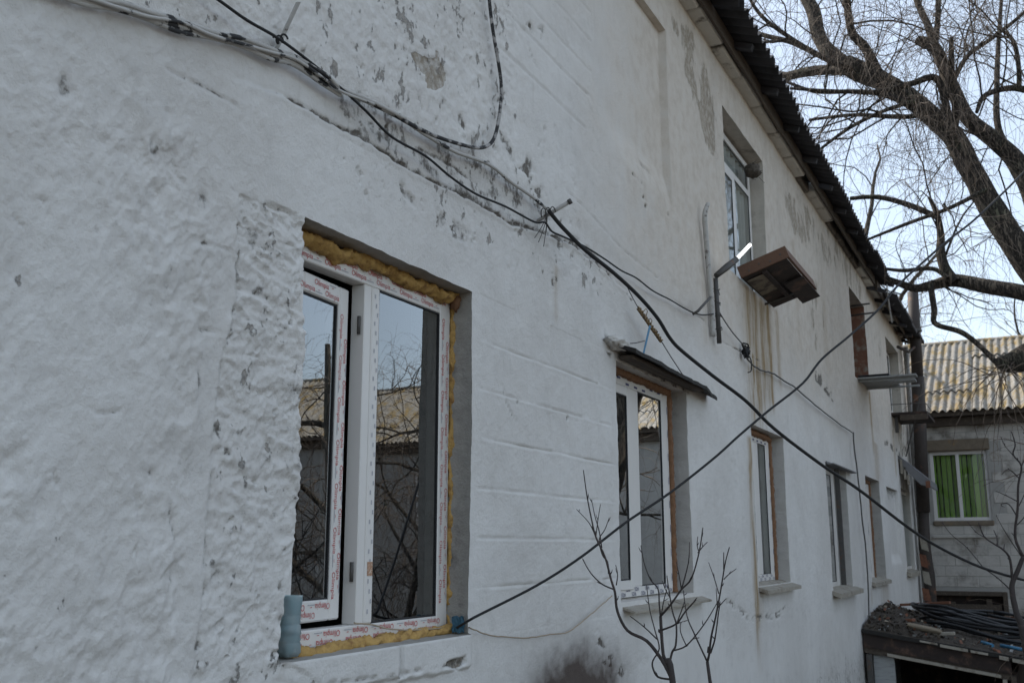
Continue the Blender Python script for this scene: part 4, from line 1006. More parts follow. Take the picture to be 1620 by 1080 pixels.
for k_ in range(4):
    q = MB(); p = A_+out*(.2+.22*k_)+nrm*(.03+.02*(k_ % 2)); q.tube([p, p-Vector((.006, 0, 0))], .008, 8); q.build('screw', M['steel'], tray)
# grey shelf under the second upper window
shelf = empty('board_shelf', (15.7, D, 2.39), 'grey weathered board shelf jutting out under the upper window opening with brown jambs', 'shelf')
for i, (xa, xb, ya) in enumerate(((15.20, 15.42, 1.30), (15.43, 15.68, 1.72), (15.69, 15.95, 1.36), (15.96, 16.30, 1.62))):
    boxpart('board', (xa, ya, 2.39+.004*i), (xb, 2.10, 2.415+.004*i), M['grey_board'], shelf, .004)
boxpart('cover_sheet', (15.18, 1.66, 2.43), (16.1, 2.09, 2.442), M['slate'], shelf, .002)
for xx in (15.3, 16.1): boxpart('bearer', (xx, 1.34, 2.36), (xx+.04, 2.11, 2.388), M['grey_board'], shelf, .003)
dsh = empty('railed_shelf', (19.6, D, 2.33), 'dark board shelf with thin wire rail under the farthest upper window', 'shelf')
boxpart('board', (19.05, 1.50, 2.30), (20.6, 2.11, 2.35), M['soffit_dark'], dsh, .006); boxpart('edge_board', (19.03, 1.49, 2.20), (19.06, 1.95, 2.298), M['wood_dark'], dsh)
q = MB(); q.tube([(19.1, 1.52, 2.35), (19.1, 1.52, 2.50), (20.5, 1.52, 2.50), (20.5, 1.52, 2.35)], .007, 6); q.tube([(19.1, 2.11, 2.50), (19.1, 1.52, 2.50)], .007, 6); q.build('rail', M['steel'], dsh)
boxpart('hanging_strut', (19.15, 2.0, 2.0), (19.19, 2.06, 2.298), M['steel'], dsh)
# sheet awning over the last ground floor window
aw = empty('window_awning', (20.4, D, 1.6), 'grey sheet metal awning with rusty end over the farthest ground floor window', 'awning')
q = MB(); q.prism([(19.62, 2.12, 1.66), (19.62, 1.60, 1.18), (19.62, 1.585, 1.06), (19.62, 1.61, 1.06), (19.62, 1.66, 1.14), (19.62, 2.12, 1.60)], (1.5, 0, 0)); q.build('sheet', M['awning'], aw)
q = MB(); q.prism([(19.60, 2.12, 1.67), (19.60, 1.64, 1.17), (19.60, 1.60, 1.05), (19.60, 1.75, 1.10), (19.60, 2.0, 1.38)], (.012, 0, 0)); q.build('end_plate', M['awning'], aw)
q = MB(); q.box((19.57, 1.59, 1.04), (19.64, 1.66, 1.16)); q.build('end_cap', M['rust'], aw)
for i in range(3): boxpart('hanging_strip', (19.58+.02*i, 2.03-.05*i, 1.30-.10*i), (19.60+.02*i, 2.07-.05*i, 1.56-.14*i), M['pale_board'], aw, .003)
# drain or vent pipe at the corner of the building
pp_ = empty('standpipe', (21.5, 1.9, -2.9), 'tall dark rusty standpipe at the far corner of the white building', 'pipe')
ptop, pmid, pbot = PX(1444, 462, 21.5), PX(1452, 600, 21.5), PX(1461, 810, 21.5)
q = MB(); rr = random.Random(3); q.tube([ptop, ptop*.5+pmid*.5, pmid], [.105, .11, .11], 16); q.build('upper_section', M['pipe'], pp_)
q = MB(); q.tube([pmid+Vector((0, .0, .05)), pmid*.5+pbot*.5, pbot], [.125, .122, .12], 16); q.build('middle_section', M['pipe'], pp_)
q = MB(); q.tube([pbot+Vector((0, 0, .03)), pbot+Vector((.01, .03, -.7)), pbot+Vector((0, -.01, -1.2)), pbot+Vector((0, .02, -3.6))], [.10, .11, .105, .105], 14); q.build('lower_section', M['pipe'], pp_)
for p in (ptop.lerp(pmid, .45), pmid.lerp(pbot, .3)):
    q = MB(); q.tube([p+Vector((0, 0, -.02)), p+Vector((0, 0, .02))], .132, 16); q.build('clamp', M['steel'], pp_)
q = MB(); q.tube([ptop.lerp(pmid, .52), ptop.lerp(pmid, .52)+Vector((-.9, .25, -.06))], .03, 8); q.tube([ptop.lerp(pmid, .62), ptop.lerp(pmid, .62)+Vector((-.5, .1, -.2)), ptop.lerp(pmid, .62)+Vector((-1.4, .2, -.25))], .03, 8); q.build('bracket', M['pipe'], pp_)
for i in range(4):
    q = MB(); p = pbot+Vector((-.10, -.02+.03*(i % 2), -.5-.32*i)); q.prism([p, p+Vector((0, .12, .03)), p+Vector((0, .10, -.2)), p+Vector((0, -.03, -.25))], (-.012, 0, 0)); q.build('torn_sheet', M['rust'] if i % 2 else M['pale_board'], pp_)
q = MB(); q.tube([(21.75, 2.02, 4.0), (21.75, 2.02, 1.0), (21.75, 2.0, -2.9)], .05, 10)
thing_mesh('downpipe', q, M['rod_white'], 'thin limewashed downpipe on the far corner beside the dark standpipe', 'pipe')
# canopy above the second window
can = empty('window_canopy', (6.2, D, 1.12), 'black ragged tarred sheet canopy on the wall above the second ground floor window', 'canopy')
v = []; f = []; nx_, ny_ = 40, 5; cxs = np.linspace(5.42, 7.35, nx_)
for t in (0, 1):
    for i, x in enumerate(cxs):
        yo = 1.955 + .018*float(fbm(np.array([x*5.]), np.array([1.]), 5, 3)[0]) + .07*max(0, (x-6.85)/.5); z_ = 1.135 - .030*(i/nx_) + .012*float(fbm(np.array([x*3.]), np.array([7.]), 6, 3)[0])
        yi = 2.12 if x < 6.9 else 2.12-.0*(x-6.9)
        for j in range(ny_+1):
            s = j/ny_; v.append((x, yi+(yo-yi)*s, z_+.035*(1-s)-.012*s*s - t*(.014+.010*s)))
n_ = nx_*(ny_+1)
for i in range(nx_-1):
    for j in range(ny_):
        a = i*(ny_+1)+j; f.append((a, a+1, a+ny_+2, a+ny_+1)); f.append((n_+a, n_+a+ny_+1, n_+a+ny_+2, n_+a+1))
    a = i*(ny_+1)+ny_; f.append((a, n_+a, n_+a+ny_+1, a+ny_+1))
for i in (0, nx_-1):
    for j in range(ny_): a = i*(ny_+1)+j; f.append((a, n_+a, n_+a+1, a+1))
q = MB(); q.add(v, f); q.build('sheet', M['tar'], can)
q = MB(); q.box((5.50, 2.0, 1.085), (6.95, 2.09, 1.108), None, .006); q.build('support_board', M['wood_dark'], can)
q = MB(); blob(q, (5.43, 2.075, 1.165), .06, 31, .9, 14, (2.3, .9, .55)); q.build('plaster_lump', M['white_reveal'], can)
# twisted wire strain link on a blue strap above the canopy
lk = empty('strain_link', (5.7, 2.0, 1.28), 'twisted rusty wire strain link held by a pale blue strap above the black canopy', 'wire link')
la, lb = W(1010, 487, 2.02), W(1046, 539, 2.0); d_ = (lb-la); q = MB(); nrm_ = d_.normalized(); a_ = nrm_.cross(Vector((0, 1, 0))).normalized(); c_ = a_.cross(nrm_)
for s in range(3):
    q.tube([la+d_*t+(a_*math.cos(t*24+s*2.1)+c_*math.sin(t*24+s*2.1))*.009 for t in np.linspace(0, 1, 60)], .006, 6)
q.build('twisted_wire', M['tip'], lk)
for k_, t in enumerate((.15, .35, .6, .72)):
    q = MB(); p = la+d_*t; q.tube([p, p+Vector((.02, -.02, .03-.02*k_)), p+Vector((.045, -.02, .02-.02*k_)), p+Vector((.04, -.01, -.02))], .0025, 5); q.build('loose_end', M['tip'], lk)
q = MB(); p0, p1 = W(1028, 515, 1.985), W(1017, 562, 2.0); w_ = Vector((.014, 0, 0)); q.prism([p0-w_, p0+w_, p1+w_*.8, p1-w_*.8], (0, -.003, 0)); q.build('strap', M['blue_strap'] if 'blue_strap' in M else M['blue'], lk)
q = MB(); q.tube(smooth_path([W(993, 455, 2.07), W(1002, 473, 2.05), la]), .003, 5); q.tube(smooth_path([lb, W(1062, 565, 2.0), W(1085, 600, 1.99)]), .0035, 5); q.tube(smooth_path([W(980, 541, 2.07), W(1000, 543, 2.03), W(1020, 539, 1.99)]), .003, 5); q.build('guy_wire', M['wire'], lk)

# steel pole whose arm end glows in place of caught sun, old conduit
lp = empty('pole_with_arm', tuple(W(1137, 540)), 'steel wall pole with a raised arm beside the brown tray, its white end glowing as if sunlit', 'lamp')
p0, p1 = W(1138, 543, 2.05), W(1132, 440, 2.05); q = MB(); q.tube([p0, p0.lerp(p1, .5), p1], .019, 10); q.build('pole', M['steel'], lp)
h0, h1, h2 = W(1133, 436, 2.04), W(1165, 410, 1.93), W(1187, 387, 1.85); q = MB(); q.tube([h0, h0.lerp(h1, .5), h1], [.022, .028, .024], 10); q.build('arm_base', M['steel'], lp)
q = MB(); q.tube([h1.lerp(h2, .12), h2], .014, 12); q.build('sun_glow_arm', M['tube'], lp)  # arm end made to glow like steel catching the sun
q = MB(); c_ = h2+(h2-h1).normalized()*.008; q.tube([h2, c_], .018, 12); q.build('end_cap', M['steel'], lp)
for i, t in enumerate((.22, .42, .62, .82)):
    q = MB(); c_ = p0.lerp(p1, t); q.tube([c_+Vector((.03*math.cos(a_)*(1+.3*math.sin(i*3+a_)), .028*math.sin(a_), .01*math.sin(a_*2+i))) for a_ in np.linspace(0, 6.0, 14)]+[c_+Vector((.06, -.01, .03-.02*i))], .0028, 5); q.build('tie_wire', M['wire'], lp)
q = MB(); q.tube(smooth_path([W(1120, 322, 2.03), W(1115, 340, 2.05), W(1117, 375, 2.06), W(1122, 440, 2.065), W(1126, 480, 2.065), W(1128, 532, 2.07)], 4), [.017]*3+[.02]*18, 9)
thing_mesh('conduit', q, M['rod_white'], 'old flaking limewashed conduit standing on the wall left of the steel pole', 'pipe')
q = MB(); q.tube([W(1096, 497, 2.04), W(1104, 492, 2.0), W(1124, 470, 1.98)], .010, 8)
thing_mesh('wall_hook', q, M['steel'], 'short dark angled wall hook carrying the thin wire next to the steel pole', 'hook')
# brackets that carry the cables
br = empty('cable_bracket', tuple(W(852, 348)), 'short limewashed steel pin with dark cap carrying cables above the second window', 'bracket')
r0, r1 = W(846, 352, 2.13), W(899, 320.5, 1.93); q = MB(); q.tube([r0, r1], .0105, 10); q.build('pin', M['rod_white'], br)
q = MB(); q.tube([r1, W(904, 317.5, 1.915)], .0135, 10); q.build('cap', M['steel'], br)
q = MB(); p = W(868, 335, 2.03)
q.tube([p+Vector((.018*math.cos(a_), .004*a_-.03, .022*math.sin(a_))) for a_ in np.linspace(0, 18, 60)], .003, 5)
for dx, dy in ((-14, 45), (-6, 52), (-20, 38), (-2, 30)): q.tube(smooth_path([W(866, 338, 2.03), W(866+dx*.4, 338+dy*.5, 2.05), W(866+dx, 338+dy, 2.06)]), .0022, 4)
q.build('tie_wire', M['wire'], br)
br = empty('cable_bracket', tuple(W(430, 92)), 'flat limewashed steel bar bracket holding the old cable bundle high on the near wall', 'bracket')
r0, r1 = W(429, 93, 2.11), W(471, 4, 2.02); d_ = r1-r0; s_v = Vector((.009, 0, .004)); q = MB(); q.prism([r0-s_v, r0+s_v, r1+s_v, r1-s_v], (0, -.006, 0)); q.build('bar', M['rod_white'], br)
q = MB(); p = W(444, 62, 2.055)
q.tube([p+Vector((.011*math.cos(a_), .003*a_-.02, .012*math.sin(a_))) for a_ in np.linspace(0, 15, 50)], .0035, 5); q.build('tie_wire', M['cable'], br)

# cables
def cable(pts, r, mt, label, wob=0, n=7, k=6, cat='cable', name='cable', seed=1):
    P_ = smooth_path(pts, k); rg = random.Random(seed)
    if wob: P_ = [p+Vector((rg.uniform(-wob, wob), 0, rg.uniform(-wob, wob))) for p in P_]
    q = MB(); q.tube(P_, r, n); return thing_mesh(name, q, mt, label, cat)
cable(WL([(-200, -260), (140, -120), (300, -30), (345, 0), (390, 32), (443, 63)], 2.04)+WL([(500, 106), (540, 140), (580, 177), (620, 217), (673, 247), (713, 280), (753, 307), (800, 327), (845, 351)], 2.055)+WL([(862, 352)], 2.03)+WL([(873, 366), (890, 374), (925, 390), (957, 410), (983, 428), (1007, 440), (1033, 460), (1060, 474), (1080, 486), (1096, 494), (1112, 498), (1131, 496)], 2.055), .0052, M['cable'], 'thin black cable sagging along the wall from the bar bracket to the steel pole')
bun = empty('cable_bundle', tuple(W(330, 57)), 'bundle of old cables painted over with flaking limewash along the near wall', 'cable')
base = [(-500, -170), (-100, -75), (60, -25), (133, 0), (187, 10), (233, 27), (287, 43), (333, 57), (383, 67), (430, 87), (467, 101), (513, 127), (540, 143), (590, 165), (640, 191), (673, 213), (720, 240), (773, 260), (807, 287), (840, 310), (866, 331)]
q = MB(); P_ = smooth_path(WL(base, 2.068), 6); q.tube(P_, interp([.010, .011, .010, .009, .0085, .008, .008], len(P_)), 9); q.build('strand', M['cable_white'], bun)
q = MB(); P_ = smooth_path(WL([(u+3, v-7-2*math.sin(u*.03)) for u, v in base[:12]]+[(u+1, v-3) for u, v in base[12:15]], 2.058), 6); q.tube(P_, .0085, 8); q.build('strand', M['cable_white'], bun)
q = MB(); P_ = smooth_path(WL([(u-2, v+5+3*math.sin(u*.05)) for u, v in base[0:13]], 2.07), 6); q.tube(P_, .008, 8); P_ = smooth_path(WL([(u+1, v-2+5*math.sin(u*.035+1)) for u, v in base[0:14]], 2.052), 6); q.tube(P_, .0055, 7); q.build('strand', M['cable_white'], bun)
cable(WL([(764, -140), (770, -50), (774, 0), (780, 50), (787, 90), (793, 135), (791, 175), (784, 212), (774, 229), (757, 234), (730, 229), (690, 216), (660, 202), (636, 189)], 2.06), .0085, M['cable_worn'], 'old limewashed cable hanging down the upper wall and curving into the bundle', n=8)
C0 = W(868, 333, 2.0); C1 = PX(1650, 923, 9.5)
cpx = [(868, 333), (878, 346), (892, 362), (925, 395), (970, 431), (1010, 468), (1040, 503), (1060, 535), (1080, 556), (1130, 596), (1180, 634), (1225, 678), (1300, 735), (1360, 775), (1430, 829), (1480, 862), (1550, 896), (1620, 917), (1650, 923)]
pts_c = perspective_line(cpx, C0, C1) + [Vector((11.5, -.15, -.75)), Vector((13.95, -.35, -1.36))]
cable(pts_c, interp([.0105]*20, (len(pts_c)-1)*6+1), M['cable'], 'thick black cable slung from the capped pin across the yard to the right', n=9)
D0 = W(745, 979, 2.0); D1 = PX(1650, 246, 9.0)
dpx = [(745, 979), (760, 971), (850, 925), (920, 880), (990, 826), (1060, 779), (1130, 724), (1170, 688), (1215, 650), (1270, 606), (1300, 568), (1345, 530), (1390, 489), (1420, 452), (1460, 415), (1500, 380), (1540, 349), (1590, 302), (1620, 272), (1650, 246)]
dpt = [W(708, 1001, 2.19), W(718, 995, 2.17), W(730, 988, 2.10)] + perspective_line(dpx, D0, D1) + [PX(1645, 300, 12.0), PX(1644, 345, 14.3)]
cable(dpt, interp([.005, .0055, .0062, .007, .008, .0085], (len(dpt)-1)*6+1), M['cable'], 'long black cable rising from the corner of the first window towards the tree', n=9)
cable(WL([(1137, 492), (1148, 510), (1160, 527), (1172, 541), (1180, 551)], 2.04), .0055, M['wire'], 'short dark wire from the steel pole down to the wire knot', n=6)
cable(WL([(1183, 568), (1192, 578), (1205, 586), (1222, 590), (1240, 602), (1257, 612), (1280, 632), (1303, 651), (1330, 672), (1349, 684)], 2.06), .0075, M['wire'], 'kinked grey wire running along the wall above the third window', wob=.004, n=6, k=5, seed=4)
cable(WL([(1350, 684), (1351, 705), (1355, 735), (1359, 770), (1362, 800), (1365, 830), (1369, 860), (1372, 900), (1374, 940), (1375, 985)], 2.05), .0095, M['wire'], 'thin wavy wire hanging down the wall between far ground floor windows', wob=.008, n=6, k=5, seed=5)
cable(WL([(560, 985), (590, 988), (615, 994), (650, 996), (690, 994), (735, 991)], 2.19)+WL([(745, 993), (770, 1003), (800, 1007), (835, 1008), (870, 1003), (900, 998), (930, 975), (950, 958), (968, 942)], 2.075), .0032, M['beige_wire'], 'thin beige wire looping across the wall from the first window', wob=.0015, n=6, k=5, seed=6)
cable(WL([(1344, 455), (1403, 450), (1405, 470), (1411, 510)], 1.75)[1:], .011, M['rod_white'], 'pale thin wire hanging from the eaves near the far corner', n=6)
cable([Vector((19.3, 1.55, 2.9)), Vector((19.4, 1.75, 2.2)), Vector((19.5, 1.95, 1.6))], .012, M['wire'], 'thin wire dropping past the railed shelf', n=6)
kn = MB(); kc = W(1179, 556, 2.06); rr = random.Random(9)
for i in range(7): kn.tube(smooth_path([kc+Vector((rr.uniform(-.05, .05), rr.uniform(-.03, .02), rr.uniform(-.06, .06))) for _ in range(6)], 5), .007, 5)
blob(kn, tuple(kc), .032, 3, .4, 8); kn.tube(smooth_path([kc, kc+Vector((.10, -.02, -.05)), kc+Vector((.14, -.01, -.14)), kc+Vector((.06, 0, -.17))], 5), .005, 5)
thing_mesh('wire_knot', kn, M['cable'], 'tangled black knot of wires on the stained wall above the third window', 'wire')
# bird nest or tangle in the corner of the upper window
ns = MB(); nc = W(1191, 256, D+.035); blob(ns, (nc.x-.02, D+.04, nc.z-.10), .085, 41, .45, 14, (1.1, .9, .8))
rr = random.Random(5)
for i in range(16):
    p = Vector((nc.x-.02+rr.uniform(-.09, .09), D+.03+rr.uniform(-.06, .04), nc.z-.10+rr.uniform(-.07, .06))); ns.tube([p, p+Vector((rr.uniform(-.1, .1), rr.uniform(-.05, .03), rr.uniform(-.07, .07)))], .003, 4)
thing_mesh('bird_nest', ns, M['nest'], 'small ragged bird nest stuck in the top corner of the tall upper window', 'nest')
for i, (v_, l_) in enumerate(((484, 24), (499, 30))):
    p = W(1346, v_, 2.15); q = MB(); q.tube([p, Vector((p.x, 1.88-.06*i, p.z+.01))], .014, 7)
    thing_mesh('steel_hook', q, M['steel'], ('upper' if i == 0 else 'lower')+' of two steel pins sticking out of the brown upper opening', 'hook', 'steel pins in the brown upper opening')
# bottle and tape on the first sill
bt = MB(); bc = (2.668, 2.158, -.342)
prof = [(.0, .012), (.012, .002), (.026, .004), (.034, .018), (.0345, .045), (.0325, .050), (.0345, .056), (.0325, .066), (.0345, .074), (.0335, .100), (.0315, .104), (.0335, .110), (.0315, .118), (.033, .124), (.0315, .128), (.0325, .134), (.031, .150), (.0335, .170), (.036, .192)]
prof = [((.0345+(r-.0345)*1.7 if .04 < z < .14 else r)*1.14, z) for r, z in prof]
bt.lathe(prof, bc, 40, wob=lambda a, z: 1+(.10*math.cos(5*a) if z < .03 else (.02*math.sin(2*a+z*70)+.018*math.sin(3*a-z*130+1)+.02*max(0, math.sin(5*a+z*40))*(z > .12))))
bt.lathe([(r*.95, z+.001) for r, z in prof[3:]], bc, 40)
thing_mesh('cut_bottle', bt, M['bottle'], 'pale blue cut open plastic bottle standing in the broken corner of the first window sill', 'bottle')
tp = MB(); t0 = W(727, 988, 2.13); v = []; 
for i in range(6):
    for j in range(5): v.append((t0.x+.004+.003*math.sin(i*1.7+j), t0.y-.02+.022*i*.5+.004*math.sin(j*2.2), t0.z-.03+.016*j+.004*math.sin(i*2.3)))
tp.add(v, [(i*5+j, i*5+j+1, (i+1)*5+j+1, (i+1)*5+j) for i in range(5) for j in range(4)]); tp.add([(x-.004, y, z) for x, y, z in v], [(i*5+j, (i+1)*5+j, (i+1)*5+j+1, i*5+j+1) for i in range(5) for j in range(4)])
thing_mesh('tape_scrap', tp, M['teal'], 'blue scrap of tape at the lower right corner of the first window', 'tape')

# ------------------------------------------------------------------ lean-to shed with rubbish on its roof
SX = 14.0
shed = empty('lean_to_shed', (SX, 1.1, -2.92), 'dark open lean-to shed with a littered flat roof against the white wall', 'shed')
def sp(u, v, X=SX): return PX(u, v, X)
fl_, fr2 = sp(1365, 993), sp(1640, 1043)       # front edge of the roof, wall side and outer side
fl_.y = 2.09; dzy = (fr2.z-fl_.z)/(fr2.y-fl_.y)
def rz_(x, y): return fl_.z + dzy*(y-2.09) - .018*(x-SX)
YR = -.55
q = MB(); q.prism([(SX-.06, 2.085, rz_(SX, 2.085)), (SX-.06, YR, rz_(SX, YR)), (20.6, YR, rz_(20.6, YR)), (20.6, 2.085, rz_(20.6, 2.085))], (0, 0, -.05)); q.build('roof_slab', M['tar'], shed)
def front(name, y0, y1, zt0, h, mt, x0=SX-.03, x1=SX+.03):
    q = MB(); q.prism([(x0, y0, rz_(SX, y0)-zt0), (x0, y1, rz_(SX, y1)-zt0), (x0, y1, rz_(SX, y1)-zt0-h), (x0, y0, rz_(SX, y0)-zt0-h)], (x1-x0, 0, 0)); return q.build(name, mt, shed)
front('fascia', 2.08, .40, .055, .17, M['soffit_dark'], SX-.02, SX+.03)
front('upper_board', 2.08, .40, .226, .07, M['wood_dark'], SX+.0, SX+.04)
front('pale_beam', 1.80, .52, .25, .035, M['pale_board'], SX-.045, SX-.005)
for i, (a, b_, t) in enumerate(((1.40, 1.20, .02), (1.17, .86, .032), (.83, .64, .026), (.52, .42, .04), (.38, -.2, .04))): front('edge_strip', a, b_, .012+.004*i, t, M['pale_board'], SX-.085-.004*i, SX-.062)
boxpart('post', (SX-.03, 1.99, -2.92), (SX+.07, 2.06, rz_(SX, 2.0)-.30), M['steel'], shed)
boxpart('post', (SX-.03, .46, -2.92), (SX+.09, .51, rz_(SX, .5)-.30), M['pale_board'], shed)
boxpart('post', (SX-.02, .36, -2.92), (SX+.09, .42, rz_(SX, .4)-.24), M['wood_dark'], shed)
boxpart('side_panel', (SX+.05, 1.73, -2.92), (SX+.09, 1.985, rz_(SX, 1.9)-.30), M['grey_board'], shed)
boxpart('back_panel', (17.6, .36, -2.94), (17.66, 2.08, rz_(17.6, .4)-.06), M['soffit_dark'], shed)
boxpart('outer_wall', (SX+.10, .34, -2.94), (20.5, .40, rz_(20.5, .4)-.09), M['soffit_dark'], shed)
# litter: mound of soil and leaves
n1_, n2_ = 110, 70; gx_ = np.linspace(SX-.05, 20.4, n1_); gy_ = np.linspace(-.5, 2.07, n2_); A, Bq = np.meshgrid(gx_, gy_, indexing='ij')
hh = .022+.03*np.maximum(0, fbm(A*3, Bq*3, 401, 4))+.03*fbm(A*12, Bq*12, 402, 3)
hh += .20*np.exp(-((A-16.3)/1.5)**2-((Bq-2.05)/.40)**2)*(1+.5*fbm(A*6, Bq*6, 403, 4)) + .10*np.exp(-((A-15.0)/.9)**2-((Bq-1.7)/.5)**2)
hh *= sstep(SX-.06, SX+.10, A)*(1-sstep(20.0, 20.4, A))*sstep(-.5, -.3, Bq)
Zg = np.array(rz_(A, Bq))+hh-.004
q = MB(); q.add(np.stack([A, Bq, Zg], -1).reshape(-1, 3).tolist(), [(i*n2_+j, (i+1)*n2_+j, (i+1)*n2_+j+1, i*n2_+j+1) for i in range(n1_-1) for j in range(n2_-1)])
rr = random.Random(21)
def rh(x, y):
    i = min(n1_-1, max(0, int((x-gx_[0])/(gx_[-1]-gx_[0])*(n1_-1)))); j = min(n2_-1, max(0, int((y-gy_[0])/(gy_[-1]-gy_[0])*(n2_-1)))); return float(Zg[i, j])
for i in range(900):                            # leaves, crumbs
    x = SX+6*rr.random()**1.8; y = rr.uniform(-.4, 2.05) if rr.random() < .5 else 2.05-abs(rr.gauss(0, .4)); s = rr.uniform(.012, .045); z = rh(x, y)
    u_ = Vector((rr.uniform(-1, 1), rr.uniform(-1, 1), rr.uniform(-.6, .9))).normalized()*s; v_ = u_.cross(Vector((rr.uniform(-1, 1), rr.uniform(-1, 1), 1))).normalized()*s*.6; c_ = Vector((x, y, z+.01+s*.3))
    q.cur = rr.choice((0, 0, 0, 0, 0, 2, 2, 2, 1, 3, 4)); q.add([c_-u_, c_-v_, c_+u_, c_+v_+Vector((0, 0, s*.3))], [(0, 1, 2, 3)])
thing_mesh('leaf_litter', q, [M['debris'], M['clay'], M['wood_dark'], M['grey_board'], M['rust']], 'dark leaf litter and rubble heaped on the shed roof against the white wall', 'debris', kind='stuff')
def lie(x, y, dz=.02): return Vector((x, y, rh(x, y)+dz))
# broken clay channel, hose coil, blue pipes, boards, brick
q = MB(); c0, c1 = sp(1436, 996, 14.35), sp(1488, 998, 14.45); c0.z = rh(14.35, c0.y)+.05; c1.z = rh(14.45, c1.y)+.05; ax_ = (c1-c0); v = []; kk = 12
for t in (0, .5, 1):
    for th_ in (0, 1):
        for i in range(kk+1):
            an = math.pi*(.05+.9*i/kk); r = .085-.012*th_; p = c0+ax_*(t+(.05*math.sin(i*1.3) if t in (0, 1) else 0)); v.append(p+Vector((-math.cos(an)*r, 0, -math.sin(an)*r+.05)))
w1 = kk+1
for s in range(2):
    for th_ in (0, 1):
        for i in range(kk):
            a = (s*2+th_)*w1+i; b_ = ((s+1)*2+th_)*w1+i; q.add([], []); q.f.append((a, a+1, b_+1, b_)); q.sm.append(True); q.mi.append(0)
for s in (0, 2):
    for i in range(kk): a = s*2*w1+i; q.f.append((a, a+1, a+w1+1, a+w1)); q.sm.append(False); q.mi.append(0)
for i in (0, kk):
    for s in range(2): a = s*2*w1+i; b_ = (s+1)*2*w1+i; q.f.append((a, b_, b_+w1, a+w1)); q.sm.append(False); q.mi.append(0)
q.v = [tuple(p) for p in v]
thing_mesh('broken_channel', q, M['clay'], 'broken pale clay channel piece on the littered shed roof', 'rubble')
coil = empty('hose_coil', (16.6, .75, rh(16.6, .75)), 'large flattened coil of black hose on the shed roof', 'hose')
for k_ in range(9):
    a_, b_ = 1.05+rr.uniform(-.16, .10), .95+rr.uniform(-.25, .15); cx_, cy_ = 16.6+rr.uniform(-.15, .15), .68+rr.uniform(-.10, .10); ph = rr.uniform(0, 6.28)
    q = MB(); P_ = []
    for t in np.linspace(0, 2*math.pi, 50):
        x = cx_+b_*math.cos(t); y = cy_+a_*math.sin(t); P_.append(Vector((x, y, rz_(x, y)+.06+.030*k_+.03*math.sin(2*t+ph)+.02*math.sin(5*t+k_))))
    q.tube(P_, .021, 8); q.build('hose_loop', M['hose'], coil)
for i, (u, v_, u2, v2, lab) in enumerate(((1552, 1006, 1569, 1008, 'short blue plastic pipe piece on the shed roof below the black coil'), (1582, 1010, 1630, 1021, 'longer bright blue plastic pipe lying at the outer edge of the shed roof'))):
    a_, b_ = sp(u, v_, 14.7), sp(u2, v2, 14.5); a_.z = rh(14.7, a_.y)+.03; b_.z = rh(14.5, b_.y)+.03; q = MB(); q.tube([a_, b_], .022, 10); thing_mesh('plastic_pipe', q, M['blue'], lab, 'pipe')
for i, (x, y, L, an, mt, nm, lab, cat) in enumerate(((14.45, 1.25, .45, 1.5, 'pale_board', 'splintered_board', 'splintered pale board lying at the front edge of the shed roof', 'board'), (14.9, 1.62, .16, 1.2, 'rust', 'brick_piece', 'reddish brick piece in the litter on the shed roof', 'brick'),
        (19.0, .55, 1.3, 1.35, 'brown', 'batten', 'long thin brown batten behind the black hose coil', 'board'), (18.2, 1.75, .9, 1.3, 'rust', 'roof_plank', 'reddish plank at the back of the shed roof near the standpipe', 'board'), (18.6, .30, .5, 1.9, 'pvc', 'white_strip', 'white plastic strip at the back corner of the shed roof', 'strip'))):
    q = MB(); Mx = Matrix.Translation(lie(x, y, .03+(.16 if x > 17.9 else 0))) @ Matrix.Rotation(an, 4, 'Z') @ Matrix.Rotation(.08, 4, 'Y'); q.bevbox((-L/2, -.045, -.02), (L/2, .045, .02), .005, Mx); thing_mesh(nm, q, M[mt], lab, cat)

# ------------------------------------------------------------------ bare shrubs and trees
def px_stem(mb_, pts, X, r0, r1, dx=0, rg=None):
    P_ = smooth_path([PX(u, v, X+dx*i/len(pts)) for i, (u, v) in enumerate(pts)], 4)
    r0 *= .68; r1 *= .74; mb_.tube(P_, interp([r0, r1], len(P_)), 6)
    if rg:
        for p, q_ in zip(P_[4::7], P_[5::7]):     # buds
            d = (q_-p).normalized(); s = Vector((rg.uniform(-1, 1), rg.uniform(-1, 1), rg.uniform(-.2, 1))).normalized(); mb_.tube([p, p+s*.010+d*.006, p+s*.016+d*.014], [r1*1.2, r1*1.1, r1*.3], 5)
rg = random.Random(31)
X1 = 4.0
shr = empty('bare_shrub', tuple(PX(1068, 1085, X1)), 'bare dark shrub with many forked stems in front of the second window', 'shrub')
base = PX(1064, 1076, X1)
q = MB(); q.tube(smooth_path([Vector((base.x+.05, base.y-.06, -2.2)), Vector((base.x+.04, base.y-.03, -1.3)), base, PX(1052, 1050, X1)], 5), interp([.020, .014, .0115], 16), 8); q.build('trunk', M['shrub'], shr)
